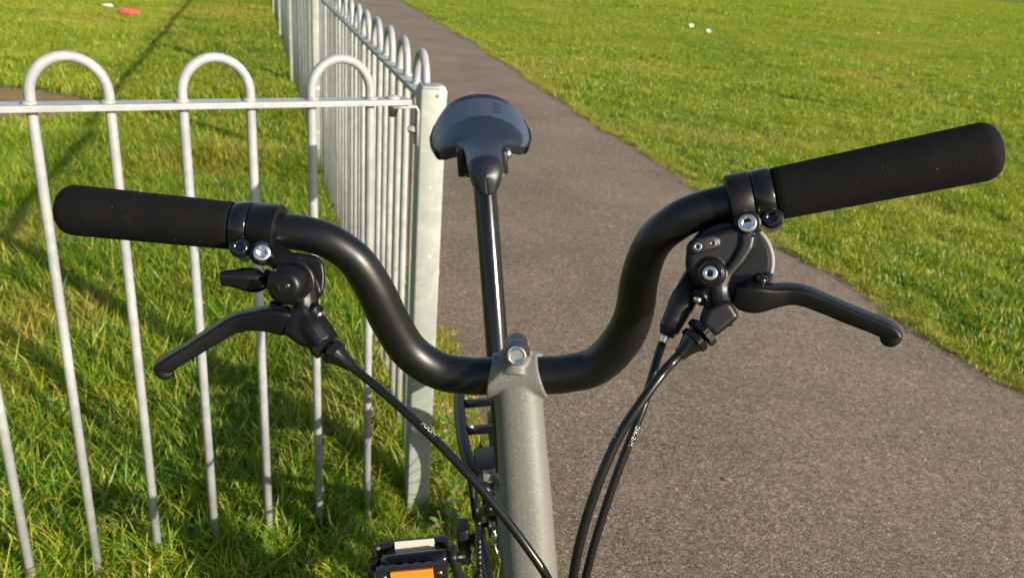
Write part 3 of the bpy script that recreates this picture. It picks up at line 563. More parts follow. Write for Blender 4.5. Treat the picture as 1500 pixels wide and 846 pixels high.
hin = obj('stem_hinge', cat(lathe(stem_pt(0.445), SD, [(0, 0.019), (0.002, 0.024), (0.03, 0.024), (0.032, 0.020)], 28), box(stem_pt(0.46) + F_ * 0.0 + L_ * 0.03, L_, F_, U_, 0.012, 0.010, 0.018, 0.003)), M['plastic'], bike)
# --- steering column, fork, front wheel
def Sx(h): return B(0.3346 * (HC - h), 0, h)
hd = obj('head_tube', sweep([Sx(0.525), Sx(0.40), Sx(0.36)], [0.0185, 0.0195, 0.021], 24), M['grey'], bike)
fk0 = steer(Sx(0.365)); FA = Bs(0.3346 * (HC - 0.205) + 0.02, 0, 0.205)
LS = unit(Bs(0, 1, 0) - Bs(0, 0, 0)); FS = unit(Bs(1, 0, 0) - Bs(0, 0, 0))
obj('fork_crown', box(fk0 - U_ * 0.008, LS, FS, SA, 0.036, 0.014, 0.012, 0.004), M['bar'], bike)
for s in (-1, 1):
    obj('fork_blade', sweep(spline([fk0 + LS * s * 0.034, fk0 + LS * s * 0.036 - SA * 0.08, FA + LS * s * 0.042 + SA * 0.02, FA + LS * s * 0.042], 14), np.linspace(0.010, 0.007, 14), 14), M['bar'], bike)
def wheel(c, axl, fwd_, ra, name):
    up_ = np.cross(axl, fwd_); th_ = np.linspace(0, 2 * math.pi, 49)[:-1]
    def torus(rad, sec, n=48):
        V = []
        for t in th_:
            e = fwd_ * math.cos(t) + up_ * math.sin(t)
            for (dr, dl) in sec: V.append(c + e * (rad + dr) + axl * dl)
        k = len(sec); return V, [(i * k + j, i * k + (j + 1) % k, ((i + 1) % n) * k + (j + 1) % k, ((i + 1) % n) * k + j) for i in range(n) for j in range(k)]
    ty = torus(ra - 0.0175, [(0.0175 * math.cos(a), 0.0172 * math.sin(a)) for a in np.linspace(0, 2 * math.pi, 16, endpoint=False)])
    wh = obj(name, torus(ra - 0.040, [(0.006, -0.010), (0.006, 0.010), (-0.008, 0.009), (-0.012, 0.004), (-0.012, -0.004), (-0.008, -0.009)]), M['bar'], bike); auto(wh, 40)
    obj('tyre', ty, M['tyre'], wh)
    obj('hub', lathe(c - axl * 0.045, axl, [(0, 0.005), (0.008, 0.005), (0.010, 0.024), (0.014, 0.024), (0.018, 0.013), (0.072, 0.013), (0.076, 0.024), (0.080, 0.024), (0.082, 0.005), (0.09, 0.005)], 24), M['cast'], wh)
    for i in range(28):
        t = 2 * math.pi * i / 28; t2 = t + (0.9 if i % 4 < 2 else -0.9); s = 0.030 if i % 2 else -0.030
        obj('spoke', sweep([c + (fwd_ * math.cos(t2) + up_ * math.sin(t2)) * 0.022 + axl * s, c + (fwd_ * math.cos(t) + up_ * math.sin(t)) * (ra - 0.049)], 0.001, 5), M['steel'], wh)
    return wh
wheel(FA, LS, FS, 0.205, 'front_wheel')
RA = B(-0.775, 0, 0.205); wheel(RA, L_, F_, 0.205, 'rear_wheel')
def mudguard(c, fwd_, axl, a0, a1):
    upv = np.cross(axl, fwd_); upv = upv if upv[2] > 0 else -upv; V = []; n = 26; k = 7
    for i in range(n):
        t = a0 + (a1 - a0) * i / (n - 1); e = fwd_ * math.cos(t) + upv * math.sin(t)
        for j in range(k):
            s = (j / (k - 1) * 2 - 1); V.append(c + e * (0.2155 - 0.007 * s * s) + axl * s * 0.021)
    F = [(i * k + j, i * k + j + 1, (i + 1) * k + j + 1, (i + 1) * k + j) for i in range(n - 1) for j in range(k - 1)]
    o = obj('mudguard', (V, F), M['plastic'], bike); so = o.modifiers.new('thickness', 'SOLIDIFY'); so.thickness = 0.0015; return o
mudguard(FA, FS, LS, R_(20), R_(170)); mudguard(RA, F_, L_, R_(30), R_(165))
# --- frame
BBp = B(-0.425, 0, 0.29)
obj('seat_tube', sweep([B(-0.4275, 0, 0.30), B(-0.460, 0, 0.40), B(-0.4985, 0, 0.512)], [0.0185, 0.0185, 0.0185], 28), M['grey'], bike)
obj('main_tube', sweep(spline([B(-0.42, 0, 0.33), B(-0.25, 0, 0.322), B(0.0, 0, 0.335), B(0.10, 0, 0.365), Sx(0.42)], 30), 0.0195, 24), M['grey'], bike)
hg = B(-0.12, 0, 0.325); obj('frame_hinge', box(hg, F_, L_, U_, 0.016, 0.026, 0.026, 0.004), M['grey'], bike)
obj('bottom_bracket', lathe(B(-0.425, -0.037, 0.29), L_, [(0, 0.019), (0.074, 0.019)], 28), M['grey'], bike)
obj('seat_clamp', cat(lathe(B(-0.4975, 0, 0.508), unit(B(-0.3346, 0, 1) - B(0, 0, 0)), [(0, 0.0205), (0.012, 0.0205)], 28), box(B(-0.50, -0.026, 0.512), L_, F_, U_, 0.008, 0.006, 0.006, 0.001)), M['grey'], bike)
obj('clamp_lever', sweep(spline([B(-0.50, -0.036, 0.512), B(-0.47, -0.044, 0.508), B(-0.44, -0.046, 0.495)], 10), [(0.005, 0.003)] * 10, 10), M['plastic'], bike)
sp0 = B(-0.490, 0, 0.50); spT = B(-0.6325, 0, 0.927)
spx = unit(spT - sp0); SPL = np.linalg.norm(spT - sp0)
spo = obj('seatpost', lathe(sp0, spx, [(0, 0.0159), (SPL - 0.012, 0.0159), (SPL - 0.008, 0.0150), (SPL - 0.006, 0.0120), (SPL + 0.002, 0.0105), (SPL + 0.028, 0.0105)], 36), M['gloss'], bike); auto(spo, 50)
# rear triangle: stays, rack, suspension block
for s in (-1, 1):
    obj('chain_stay', sweep(spline([B(-0.44, s * 0.026, 0.275), B(-0.60, s * 0.040, 0.235), B(-0.775, s * 0.052, 0.205)], 12), 0.009, 14), M['bar'], bike)
    obj('seat_stay', sweep(spline([B(-0.545, s * 0.028, 0.42), B(-0.66, s * 0.045, 0.325), B(-0.775, s * 0.054, 0.210)], 12), 0.0075, 14), M['bar'], bike)
obj('suspension_block', lathe(B(-0.478, 0, 0.40), -F_, [(0, 0.012), (0.004, 0.021), (0.040, 0.021), (0.046, 0.014)], 28), M['tyre'], bike)
rk = obj('luggage_rack', cat(*[sweep(spline([B(-0.60, s * 0.030, 0.405), B(-0.66, s * 0.058, 0.432), B(-0.80, s * 0.070, 0.438), B(-0.95, s * 0.066, 0.436), B(-0.985, s * 0.045, 0.436)], 24), 0.0105, 12) for s in (-1, 1)], sweep([B(-0.985, -0.047, 0.436), B(-0.985, 0.047, 0.436)], 0.0085, 12)), M['bar'], bike)
obj('rack_plate', box(B(-0.655, 0, 0.430), L_, F_, U_, 0.048, 0.032, 0.007, 0.003), M['bar'], rk)
for p_ in (-0.74, -0.83, -0.91): obj('rack_crossbar', sweep([B(p_, -0.068, 0.437), B(p_, 0.068, 0.437)], [(0.006, 0.012)] * 2, 12, hint=U_), M['bar'], rk)
for s in (-1, 1):
    obj('rack_strut', sweep([B(-0.78, s * 0.060, 0.215), B(-0.84, s * 0.068, 0.434)], 0.004, 10), M['bar'], rk)
    for p_ in (-0.74, -0.91): obj('elastic_hook', ball(B(p_, s * 0.050, 0.444), 0.005, 10), M['steel'], rk)
for s in (-1, 1):
    obj('rack_roller', lathe(B(-0.975, s * 0.066, 0.425), L_ * s, [(0, 0.010), (0.002, 0.020), (0.018, 0.020), (0.020, 0.010)], 20), M['plastic'], rk)
bc_ = obj('rear_brake', cat(box(B(-0.612, -0.004, 0.385), L_, F_, U_, 0.036, 0.012, 0.026, 0.004), *[sweep(spline([B(-0.615, s * 0.03, 0.37), B(-0.64, s * 0.036, 0.345), B(-0.65, s * 0.022, 0.315)], 8), 0.006, 10) for s in (-1, 1)]), M['plastic'], bike)
socket_bolt('brake_bolt', B(-0.594, -0.018, 0.398), F_, 0.005, 0.008, M['steel'], bc_)
# chain tensioner, chainring, crank, chain
obj('chain_tensioner', cat(box(B(-0.745, -0.082, 0.195), L_, F_, U_, 0.011, 0.020, 0.040, 0.004), lathe(B(-0.745, -0.082, 0.20), L_, [(0, 0.010), (0.03, 0.010)], 16), lathe(B(-0.735, -0.062, 0.165), L_, [(0, 0.020), (0.010, 0.020)], 20), lathe(B(-0.725, -0.062, 0.205), L_, [(0, 0.018), (0.010, 0.018)], 20)), M['plastic'], bike)
CRc = B(-0.425, -0.052, 0.29)
def disc_gear(c, axl, r, n, th):
    V = []; an = np.linspace(0, 2 * math.pi, n * 4, endpoint=False)
    for s in (-th, th):
        for a in an: V.append(c + axl * s + (F_ * math.cos(a) + U_ * math.sin(a)) * (r + 0.003 * math.cos(a * n)))
    for s in (-th, th):
        for a in an: V.append(c + axl * s + (F_ * math.cos(a) + U_ * math.sin(a)) * r * 0.78)
    m = len(an); Fc = []
    for j in range(m):
        k = (j + 1) % m; Fc += [(j, k, m + k, m + j), (2 * m + j, 3 * m + j, 3 * m + k, 2 * m + k), (j, 2 * m + j, 2 * m + k, k), (m + j, m + k, 3 * m + k, 3 * m + j)]
    return V, Fc
cr = obj('chainring', disc_gear(CRc, L_, 0.088, 44, 0.0013), M['bar'], bike, False)
obj('chain_guard', lathe(CRc - L_ * 0.009, L_, [(0, 0.080), (0.001, 0.096), (0.003, 0.096), (0.004, 0.080)], 48), M['plastic'], cr); auto(cr.children[0], 40)
for i in range(5):
    t = 2 * math.pi * i / 5 + 0.35; e = F_ * math.cos(t) + U_ * math.sin(t); obj('spider_arm', sweep([CRc + e * 0.012, CRc + e * 0.072], [(0.004, 0.011), (0.004, 0.007)], 10, hint=L_), M['bar'], cr)
obj('rear_sprocket', disc_gear(B(-0.775, -0.052, 0.205), L_, 0.030, 13, 0.0013), M['chain'], bike, False)
ch = []
t_top = [B(-0.775, -0.052, 0.236), B(-0.425, -0.052, 0.379)]
top = np.linspace(0, 1, 32)
lk = [t_top[0] * (1 - t) + t_top[1] * t for t in top] + [CRc + (F_ * math.cos(a) + U_ * math.sin(a)) * 0.089 for a in np.linspace(R_(80), R_(-85), 22)] + [B(-0.425, -0.052, 0.201) * (1 - t) + B(-0.735, -0.057, 0.145) * t for t in np.linspace(0, 1, 28)]
lk = np.array(lk); cum = np.concatenate([[0], np.cumsum(np.linalg.norm(np.diff(lk, axis=0), axis=1))]); N_ = int(cum[-1] / 0.0127)
pos = np.array([[np.interp(i * 0.0127, cum, lk[:, k]) for k in range(3)] for i in range(N_)])
chain = thing('x', None, None, (0, 0, 0)); bpy.data.objects.remove(chain)
lkg = None; chain_part = None
for i in range(N_ - 1):
    t = unit(pos[i + 1] - pos[i]); n_ = np.cross(L_, t); c = (pos[i] + pos[i + 1]) / 2; w_ = 0.0036 if i % 2 else 0.0022
    gset = cat(*[sweep([c - t * 0.0078 + L_ * s * w_, c - t * 0.004 + L_ * s * w_, c + L_ * s * w_, c + t * 0.004 + L_ * s * w_, c + t * 0.0078 + L_ * s * w_], [(0.0022, 0.0005), (0.0042, 0.0005), (0.0034, 0.0005), (0.0042, 0.0005), (0.0022, 0.0005)], 8, hint=n_) for s in (-1, 1)], lathe(pos[i] - L_ * 0.0042, L_, [(0, 0.0017), (0.0084, 0.0017)], 8))
    if chain_part is None: chain_part = obj('chain', gset, M['chain'], bike)
    else: obj('chain_link', gset, M['chain'], chain_part)
ped_c = B(-0.400, -0.134, 0.458); ctop = None
crk = obj('crank', sweep([B(-0.425, -0.064, 0.285), B(-0.421, -0.069, 0.33), B(-0.412, -0.078, 0.42), B(-0.405, -0.082, 0.462)], [(0.0155, 0.010), (0.0125, 0.008), (0.0115, 0.007), (0.0135, 0.007)], 20, hint=F_, ex=3, dome=0.006), M['plastic'], bike)
crk2 = obj('crank', sweep([B(-0.425, 0.050, 0.295), B(-0.429, 0.062, 0.25), B(-0.438, 0.074, 0.16), B(-0.445, 0.078, 0.118)], [(0.0155, 0.010), (0.0125, 0.008), (0.0115, 0.007), (0.0135, 0.007)], 20, hint=F_, ex=3, dome=0.006), M['plastic'], bike)
def pedal(c, s, tilt):
    f = unit(F_ * math.cos(tilt) + U_ * math.sin(tilt)); u = unit(np.cross(f, L_)); u = u if u[2] > 0 else -u
    o = obj('pedal', lathe(c - L_ * s * 0.045, L_ * s, [(0, 0.010), (0.004, 0.0125), (0.020, 0.012), (0.070, 0.011), (0.086, 0.012)], 20), M['gloss'], bike)
    ax_ = obj('spindle', sweep([c - L_ * s * 0.070, c - L_ * s * 0.04], 0.0065, 14), M['cast'], o)
    for k in (-1, 1):
        e = c + f * k * 0.033
        # toothed cage plate, one for each side
        pts = [(-0.046, -0.013), (-0.046, 0.010)] + [(-0.046 + 0.092 * i / 12, 0.0125 + (0.0025 if i % 2 else 0)) for i in range(13)] + [(0.046, 0.010), (0.046, -0.013)] + [(0.046 - 0.092 * i / 12, -0.0145 - (0.0025 if i % 2 else 0)) for i in range(13)]
        obj('cage_plate', slab([e + L_ * x + u * y + f * 0.0035 for x, y in pts], -f * 0.007), M['plastic'], o, False)
        r_ = obj('reflector', box(e + f * k * 0.0052, L_, f, u, 0.0275, 0.0022, 0.0088, 0.0008), M['amber'], o, False)
        for x in (-0.036, 0.036): obj('reflector_screw', lathe(e + L_ * x + f * k * 0.0033, f * k, [(0, 0.0036), (0.0012, 0.0034), (0.002, 0.002)], 14), M['chain'], o)
    obj('cage_end', cat(*[sweep(spline([c + f * k * 0.035 - L_ * -s * 0.046, c + f * k * 0.024 + L_ * s * 0.056, c + f * k * 0.004 + L_ * s * 0.047], 10), [(0.010, 0.003)] * 10, 10, hint=u) for k in (-1, 1)]), M['plastic'], o)
    obj('cage_web', cat(*[box(c + L_ * x, L_, f, u, 0.004, 0.032, 0.006, 0.001) for x in (-0.032, 0.030)]), M['plastic'], o)
    obj('inner_reflector', box(c - f * 0.0265 + u * 0.006, L_, unit(f + u * 0.5), unit(u - f * 0.5), 0.027, 0.002, 0.0085, 0.0008), M['white_refl'], o, False)
    return o
pedal(ped_c, -1, R_(11)); pedal(B(-0.445, 0.140, 0.118), 1, R_(0))
# --- saddle
SW = [(0, 0.0), (0.002, 0.0055), (0.006, 0.0095), (0.012, 0.0130), (0.022, 0.0160), (0.04, 0.0190), (0.10, 0.0225), (0.25, 0.0235), (0.37, 0.0260), (0.44, 0.034), (0.49, 0.047), (0.54, 0.058), (0.60, 0.0655), (0.70, 0.0705), (0.80, 0.0715), (0.88, 0.066), (0.94, 0.054), (0.975, 0.040), (0.995, 0.020), (1.0, 0.006)]
SH = 0.040
NP, RP, NH = -0.492, -0.765, 0.932 + SH
def sad(u, v, lift=0.0):
    """u 0 nose to 1 tail, v -1..1 over the cover and down its skirts"""
    wv = np.interp(u, [a for a, _ in SW], [b for _, b in SW]); p = NP + (RP - NP) * u
    hc = NH + 0.004 * u + 0.048 * max(0, u - 0.25) ** 1.5 * 1.2 - 0.020 * max(0, 0.10 - u) * 10 * max(0, 0.10 - u) * 10
    hc -= 0.022 * max(0, (u - 0.93) / 0.07) ** 2
    a = abs(v); s = 1 if v >= 0 else -1; wing = min(1, max(0, (wv - 0.025) / 0.046)); edge = 0.012 + 0.030 * wing ** 1.4
    skirt = (0.027 - 0.014 * min(1, max(0, (u - 0.2) / 0.28))) * min(1, 0.45 + u * 6)
    if a < 0.8:
        t = a / 0.8; l = wv * math.sin(t * math.pi / 2 * 0.93); drop = edge * (0.45 * t ** 1.7 + 0.55 * (1 - math.cos(t * math.pi / 2)))
    else:
        t = (a - 0.8) / 0.2; l = wv * (0.994 + 0.02 * math.sin(t * math.pi)) - 0.006 * t * min(1, wv / 0.03); drop = edge + skirt * t
    return B(p, s * l, hc - drop + lift)
us = np.concatenate([[0, 0.001, 0.003, 0.006, 0.01], np.linspace(0.016, 0.1, 9)[:-1], np.linspace(0.1, 0.9, 60), np.linspace(0.9, 1, 12)[1:]]); vsv = np.linspace(-1, 1, 49)
V = [sad(u, v) for u in us for v in vsv]; k = len(vsv)
F = [(i * k + j, i * k + j + 1, (i + 1) * k + j + 1, (i + 1) * k + j) for i in range(len(us) - 1) for j in range(k - 1)]
V = np.array(V); V2 = np.vstack([V, [B(-0.63, 0, 0.905 + SH)]])
saddle = obj('saddle', (V2, F), M['sad_dark'], bike); saddle.data.materials.append(M['sad_light'])
# the lighter panel across the wings: between two curved seams
for pi, (i, j) in enumerate([(i, j) for i in range(len(us) - 1) for j in range(k - 1)]):
    u = (us[i] + us[i + 1]) / 2; v = (vsv[j] + vsv[j + 1]) / 2
    if u < 0.885 + 0.0 * v and u > 0.67 - 0.14 * (abs(v) / 0.8) ** 2 and abs(v) < 0.82: saddle.data.polygons[pi].material_index = 1
so = saddle.modifiers.new('thickness', 'SOLIDIFY'); so.thickness = 0.003; so.offset = -1
for s in (-1, 1):
    pts = [(0.60, 0.84), (0.68, 0.80), (0.80, 0.79), (0.885, 0.80), (0.885, 0.97), (0.76, 0.99), (0.64, 0.99)]
    gp_ = [sad(u, s * v) + L_ * s * 0.0022 for u, v in pts]
    uu = np.linspace(0.58, 0.90, 14); rows = np.linspace(0.795, 0.99, 5)
    Vp = [sad(u, s * v) + L_ * s * 0.0016 for u in uu for v in rows]; Fp = [(i * 5 + j, i * 5 + j + 1, (i + 1) * 5 + j + 1, (i + 1) * 5 + j) for i in range(13) for j in range(4)]
    o = obj('side_plate', (Vp, Fp), M['gloss'], saddle); so = o.modifiers.new('thickness', 'SOLIDIFY'); so.thickness = 0.0012; so.offset = 1
v, f = flat_text("fi'zi:k", 0.0175); V = []
for x, y, _ in v: V.append(sad(0.78 - x / 0.273 * 1.0, (0.0245 + y) / 0.0705 * 0.62, 0.0003))
obj('saddle_lettering', (V, f), M['sad_text'], saddle, False)
obj('saddle_base', sweep([sad(0.06, 0) - U_ * 0.022, sad(0.4, 0) - U_ * 0.026, sad(0.9, 0) - U_ * 0.034], [(0.012, 0.010), (0.018, 0.010), (0.055, 0.010)], 16, hint=L_), M['plastic'], saddle)
for s in (-1, 1): obj('saddle_rail', sweep(spline([B(-0.51, s * 0.010, 0.905 + SH), B(-0.56, s * 0.022, 0.893 + SH), B(-0.66, s * 0.022, 0.893 + SH), B(-0.74, s * 0.030, 0.925 + SH)], 20), 0.0036, 10), M['steel'], saddle)
sc2 = obj('saddle_clamp', cat(box(B(-0.612, 0, 0.898 + SH), L_, F_, U_, 0.029, 0.016, 0.012, 0.003), box(B(-0.60, -0.029, 0.906 + SH), L_, F_, U_, 0.006, 0.016, 0.018, 0.003), box(B(-0.60, 0.027, 0.903 + SH), L_, F_, U_, 0.005, 0.014, 0.016, 0.003)), M['plastic'], bike)
obj('clamp_nut', lathe(B(-0.598, 0.031, 0.912 + SH), L_, [(0, 0.0075), (0.003, 0.0075), (0.0055, 0.006), (0.0068, 0.003)], 20), M['steel'], sc2)

# ------------------------------------------------------------------ grass
src = bpy.data.collections.new('grass_source')
def tuft(n, rad, h0, h1, wd, lean, segs, dry, m, seed):
    r = np.random.default_rng(seed); V, F, Cc = [], [], []
    for _ in range(n):
        a = r.uniform(0, 2 * math.pi); q = rad * math.sqrt(r.uniform()); x, y = q * math.cos(a), q * math.sin(a)
        b = r.uniform(0, 2 * math.pi); h = r.uniform(h0, h1) * (0.6 + 0.4 * r.uniform()); ll = lean * r.uniform(0.3, 1.25) * h; wdt = wd * r.uniform(0.6, 1.25); tw = b + math.pi / 2 + r.uniform(-0.7, 0.7)
        dx, dy = math.cos(b), math.sin(b); sx, sy = math.cos(tw) * wdt / 2, math.sin(tw) * wdt / 2; base = len(V); rv = r.uniform(); dv = 1.0 if r.uniform() < dry else (0.35 if r.uniform() < dry else 0.0)
        for s in range(segs):
            t = s / segs; hh = h * (t - 0.25 * lean * t * t); of = ll * t ** 1.8; k = 1 - 0.55 * t ** 1.5
            V += [(x + dx * of - sx * k, y + dy * of - sy * k, hh), (x + dx * of + sx * k, y + dy * of + sy * k, hh)]; Cc += [(rv, t, dv, 1)] * 2
        V.append((x + dx * ll, y + dy * ll, h * (1 - 0.25 * lean))); Cc.append((rv, 1, dv, 1))
        for s in range(segs - 1): i = base + 2 * s; F.append((i, i + 1, i + 3, i + 2))
        i = base + 2 * (segs - 1); F.append((i, i + 1, i + 2))
    me = bpy.data.meshes.new('grass_tuft'); me.from_pydata(V, [], F); ca = me.color_attributes.new('blade', 'FLOAT_COLOR', 'POINT')
    ca.data.foreach_set('color', np.array(Cc, np.float32).ravel()); me.materials.append(m); me.shade_smooth()
    return me
def vnoise(x, y, s, seed):
    r = np.random.default_rng(seed); g = r.uniform(size=(64, 64)); u, v = x * s, y * s; i, j = np.floor(u).astype(int), np.floor(v).astype(int); fu, fv = u - i, v - j
    fu, fv = fu * fu * (3 - 2 * fu), fv * fv * (3 - 2 * fv); q = lambda a, b: g[a % 64, b % 64]
    return (q(i, j) * (1 - fu) + q(i + 1, j) * fu) * (1 - fv) + (q(i, j + 1) * (1 - fu) + q(i + 1, j + 1) * fu) * fv
def scatter(name, meshes, X, Y, S, dry, tilt, label, z0=-0.006):
    cname = bpy.data.collections.new(name + '_tufts'); 
    for i, me in enumerate(meshes): cname.objects.link(bpy.data.objects.new('tuft_%02d' % i, me))
    n = len(X); me = bpy.data.meshes.new(name); me.vertices.add(n)
    Z = np.full(n, z0); me.vertices.foreach_set('co', np.stack([X, Y, Z], 1).astype(np.float32).ravel())
    for an_, d in (('scl', S), ('dry', dry)):
        a = me.attributes.new(an_, 'FLOAT', 'POINT'); a.data.foreach_set('value', np.asarray(d, np.float32))
    a = me.attributes.new('rot', 'FLOAT_VECTOR', 'POINT'); ro = np.stack([rng.normal(0, tilt, n), rng.normal(0, tilt, n), rng.uniform(0, 6.283, n)], 1); a.data.foreach_set('vector', ro.astype(np.float32).ravel())
    o = bpy.data.objects.new(name, me); COL.objects.link(o); o['kind'] = 'stuff'; o['label'] = label; o['category'] = 'grass'
    ng = bpy.data.node_groups.new(name, 'GeometryNodeTree'); ng.interface.new_socket('Geometry', in_out='INPUT', socket_type='NodeSocketGeometry'); ng.interface.new_socket('Geometry', in_out='OUTPUT', socket_type='NodeSocketGeometry')
    N = ng.nodes; gi = N.new('NodeGroupInput'); go = N.new('NodeGroupOutput'); ip = N.new('GeometryNodeInstanceOnPoints'); ci = N.new('GeometryNodeCollectionInfo')
    ci.inputs['Collection'].default_value = cname; ci.inputs['Separate Children'].default_value = True; ci.inputs['Reset Children'].default_value = True; ip.inputs['Pick Instance'].default_value = True
    s_ = N.new('GeometryNodeInputNamedAttribute'); s_.data_type = 'FLOAT'; s_.inputs['Name'].default_value = 'scl'; r_ = N.new('GeometryNodeInputNamedAttribute'); r_.data_type = 'FLOAT_VECTOR'; r_.inputs['Name'].default_value = 'rot'
    ri = N.new('FunctionNodeRandomValue'); ri.data_type = 'INT'; ri.inputs['Max'].default_value = len(meshes) - 1
    imin = [q for q in ri.inputs if q.type == 'INT' and q.name == 'Min'][0]; imax = [q for q in ri.inputs if q.type == 'INT' and q.name == 'Max'][0]; imin.default_value = 0; imax.default_value = len(meshes) - 1
    iout = [q for q in ri.outputs if q.type == 'INT'][0]
    L = ng.links.new; L(gi.outputs[0], ip.inputs['Points']); L(ci.outputs[0], ip.inputs['Instance']); L(iout, ip.inputs['Instance Index'])
    L(s_.outputs['Attribute'], ip.inputs['Scale']); L(r_.outputs['Attribute'], ip.inputs['Rotation']); L(ip.outputs[0], go.inputs[0])
    md = o.modifiers.new('scatter', 'NODES'); md.node_group = ng; return o
SOIL = gr(-25, 150)[:2]
def wedge(n, y0, y1, seed, spread=0.95, back=1.6):
    r = np.random.default_rng(seed); Y = y0 + (y1 - y0) * r.uniform(size=n) if True else None
    X = r.uniform(-1, 1, n) * (Y + back) * spread; return X, Y
def band(dens, y0, y1, seed, spread=0.95, back=1.6):
    area = spread * ((y1 + back) ** 2 - (y0 + back) ** 2); n = int(area * dens); r = np.random.default_rng(seed)
    Y = np.sqrt((y0 + back) ** 2 + r.uniform(size=n) * ((y1 + back) ** 2 - (y0 + back) ** 2)) - back; X = r.uniform(-1, 1, n) * (Y + back) * spread; return X, Y
long_t = [tuft(24, 0.040, 0.07, 0.16, 0.0043, 0.8, 4, 0.04 + 0.04 * (i % 3), M['grass'], 100 + i) for i in range(8)]
mid_t = [tuft(70, 0.13, 0.05, 0.11, 0.0055, 0.75, 3, 0.07, M['grass'], 200 + i) for i in range(6)]
lawn_t = [tuft(110, 0.10, 0.022, 0.055, 0.0038, 0.75, 3, 0.05, M['lawn'], 300 + i) for i in range(6)]
far_t = [tuft(150, 0.24, 0.035, 0.085, 0.0085, 0.8, 2, 0.05, M['lawn'], 400 + i) for i in range(6)]
LT, LD = [], []
def soilmask(X, Y): return (np.hypot(X - SOIL[0], Y - SOIL[1]) + 0.5 * vnoise(X, Y, 1.7, 5) + 0.35 * rng.uniform(size=len(X))) > 1.22
# long grass left of the path, near
X, Y = band(1700, -0.6, 4.6, 11, 1.25, 1.9); Lft = X < path_l(Y) - 0.005 + rng.normal(0, 0.02, len(X)); X, Y = X[Lft], Y[Lft]
dpath = path_l(Y) - X; dpost = np.hypot(X - PB[0] - 0.02, Y - PB[1] + 0.06); dfence = np.abs((X - PC[0]) * FN[0] + (Y - PC[1]) * FN[1])
S = 0.45 + 0.75 * vnoise(X, Y, 3.0, 1) + 0.15 * rng.uniform(size=len(X)); S *= np.clip(0.42 + dpath * 2.2, 0.42, 1.0); S *= np.clip(0.30 + dpost * 3.5, 0.30, 1.0)
D = np.clip(0.55 * (vnoise(X, Y, 2.2, 2) - 0.60) * 2, 0, 0.5) + np.clip(0.5 - dpath * 3, 0, 0.35) * rng.uniform(size=len(X))
keep = soilmask(X, Y); scatter('verge_grass', long_t, X[keep], Y[keep], S[keep], D[keep], 0.22, 'long tufted grass growing round the fence bars')
X, Y = band(140, 4.4, 17, 12, 1.2); Lft = (X < path_l(Y) + 0.0); X, Y = X[Lft], Y[Lft]; keep = soilmask(X, Y); X, Y = X[keep], Y[keep]
S = 0.5 + 0.7 * vnoise(X, Y, 2.0, 3); D = np.clip((vnoise(X, Y, 0.9, 4) - 0.55), 0, 0.4); scatter('rough_grass', mid_t, X, Y, S, D, 0.12, 'rough grass of the field beyond the fence')
# mown lawn right of the path
X, Y = band(330, -0.6, 7.5, 13, 1.15, 1.9); k = X > path_r(Y) + 0.05 + rng.normal(0, 0.028, len(X)); X, Y = X[k], Y[k]; de = X - path_r(Y)
S = 0.5 + 0.55 * vnoise(X, Y, 3.5, 6) + 0.5 * vnoise(X, Y, 9.0, 16) ** 2; S *= np.clip(0.5 + de * 4, 0.5, 1); D = np.clip(0.42 - de * 3.2, 0, 0.42) * rng.uniform(0.3, 1, len(X)) + np.clip((vnoise(X, Y, 1.3, 7) - 0.7), 0, 0.3)
scatter('lawn_grass', lawn_t, X, Y, S, D, 0.16, 'short mown lawn grass beside the asphalt path')
X, Y = band(60, 7.2, 24, 14); k = X > path_r(Y) + 0.11 + rng.normal(0, 0.04, len(X)); X, Y = X[k], Y[k]; S = 0.30 + 0.5 * vnoise(X, Y, 2.0, 8) + 0.55 * vnoise(X, Y, 4.5, 18) ** 2; D = np.clip((vnoise(X, Y, 0.7, 9) - 0.62), 0, 0.3)
scatter('far_lawn_grass', far_t, X, Y, S, D, 0.10, 'mown lawn grass farther out across the park')
X, Y = band(5, 23, 90, 15, 0.85); k = (X > path_r(Y) + 0.2) | (X < path_l(Y) - 0.2); X, Y = X[k], Y[k]; S = 1.5 + 1.2 * vnoise(X, Y, 0.6, 10); D = np.clip((vnoise(X, Y, 0.25, 9) - 0.6), 0, 0.3)
scatter('distant_grass', far_t, X, Y, S, D, 0.05, 'distant grass toward the far side of the park')
X, Y = band(30, 16, 24, 16); k = X < path_l(Y); X, Y = X[k], Y[k]; S = 0.5 + 0.5 * vnoise(X, Y, 2.0, 8); scatter('far_rough_grass', far_t, X, Y, S, np.zeros(len(X)), 0.1, 'grass of the field far behind the fence')

# ragged fringe creeping over the path edges
Y = np.concatenate([rng.uniform(0.5, 14, 1500), rng.uniform(0.5, 9, 700)]); X = np.concatenate([path_r(Y[:1500]) + rng.normal(0.035, 0.030, 1500), path_l(Y[1500:]) - rng.normal(0.03, 0.028, 700)])
scatter('edge_grass', lawn_t, X, Y, rng.uniform(0.16, 0.62, len(X)), rng.uniform(0, 0.6, len(X)), 0.3, 'dry grass fringe creeping over the path edges', 0.003)

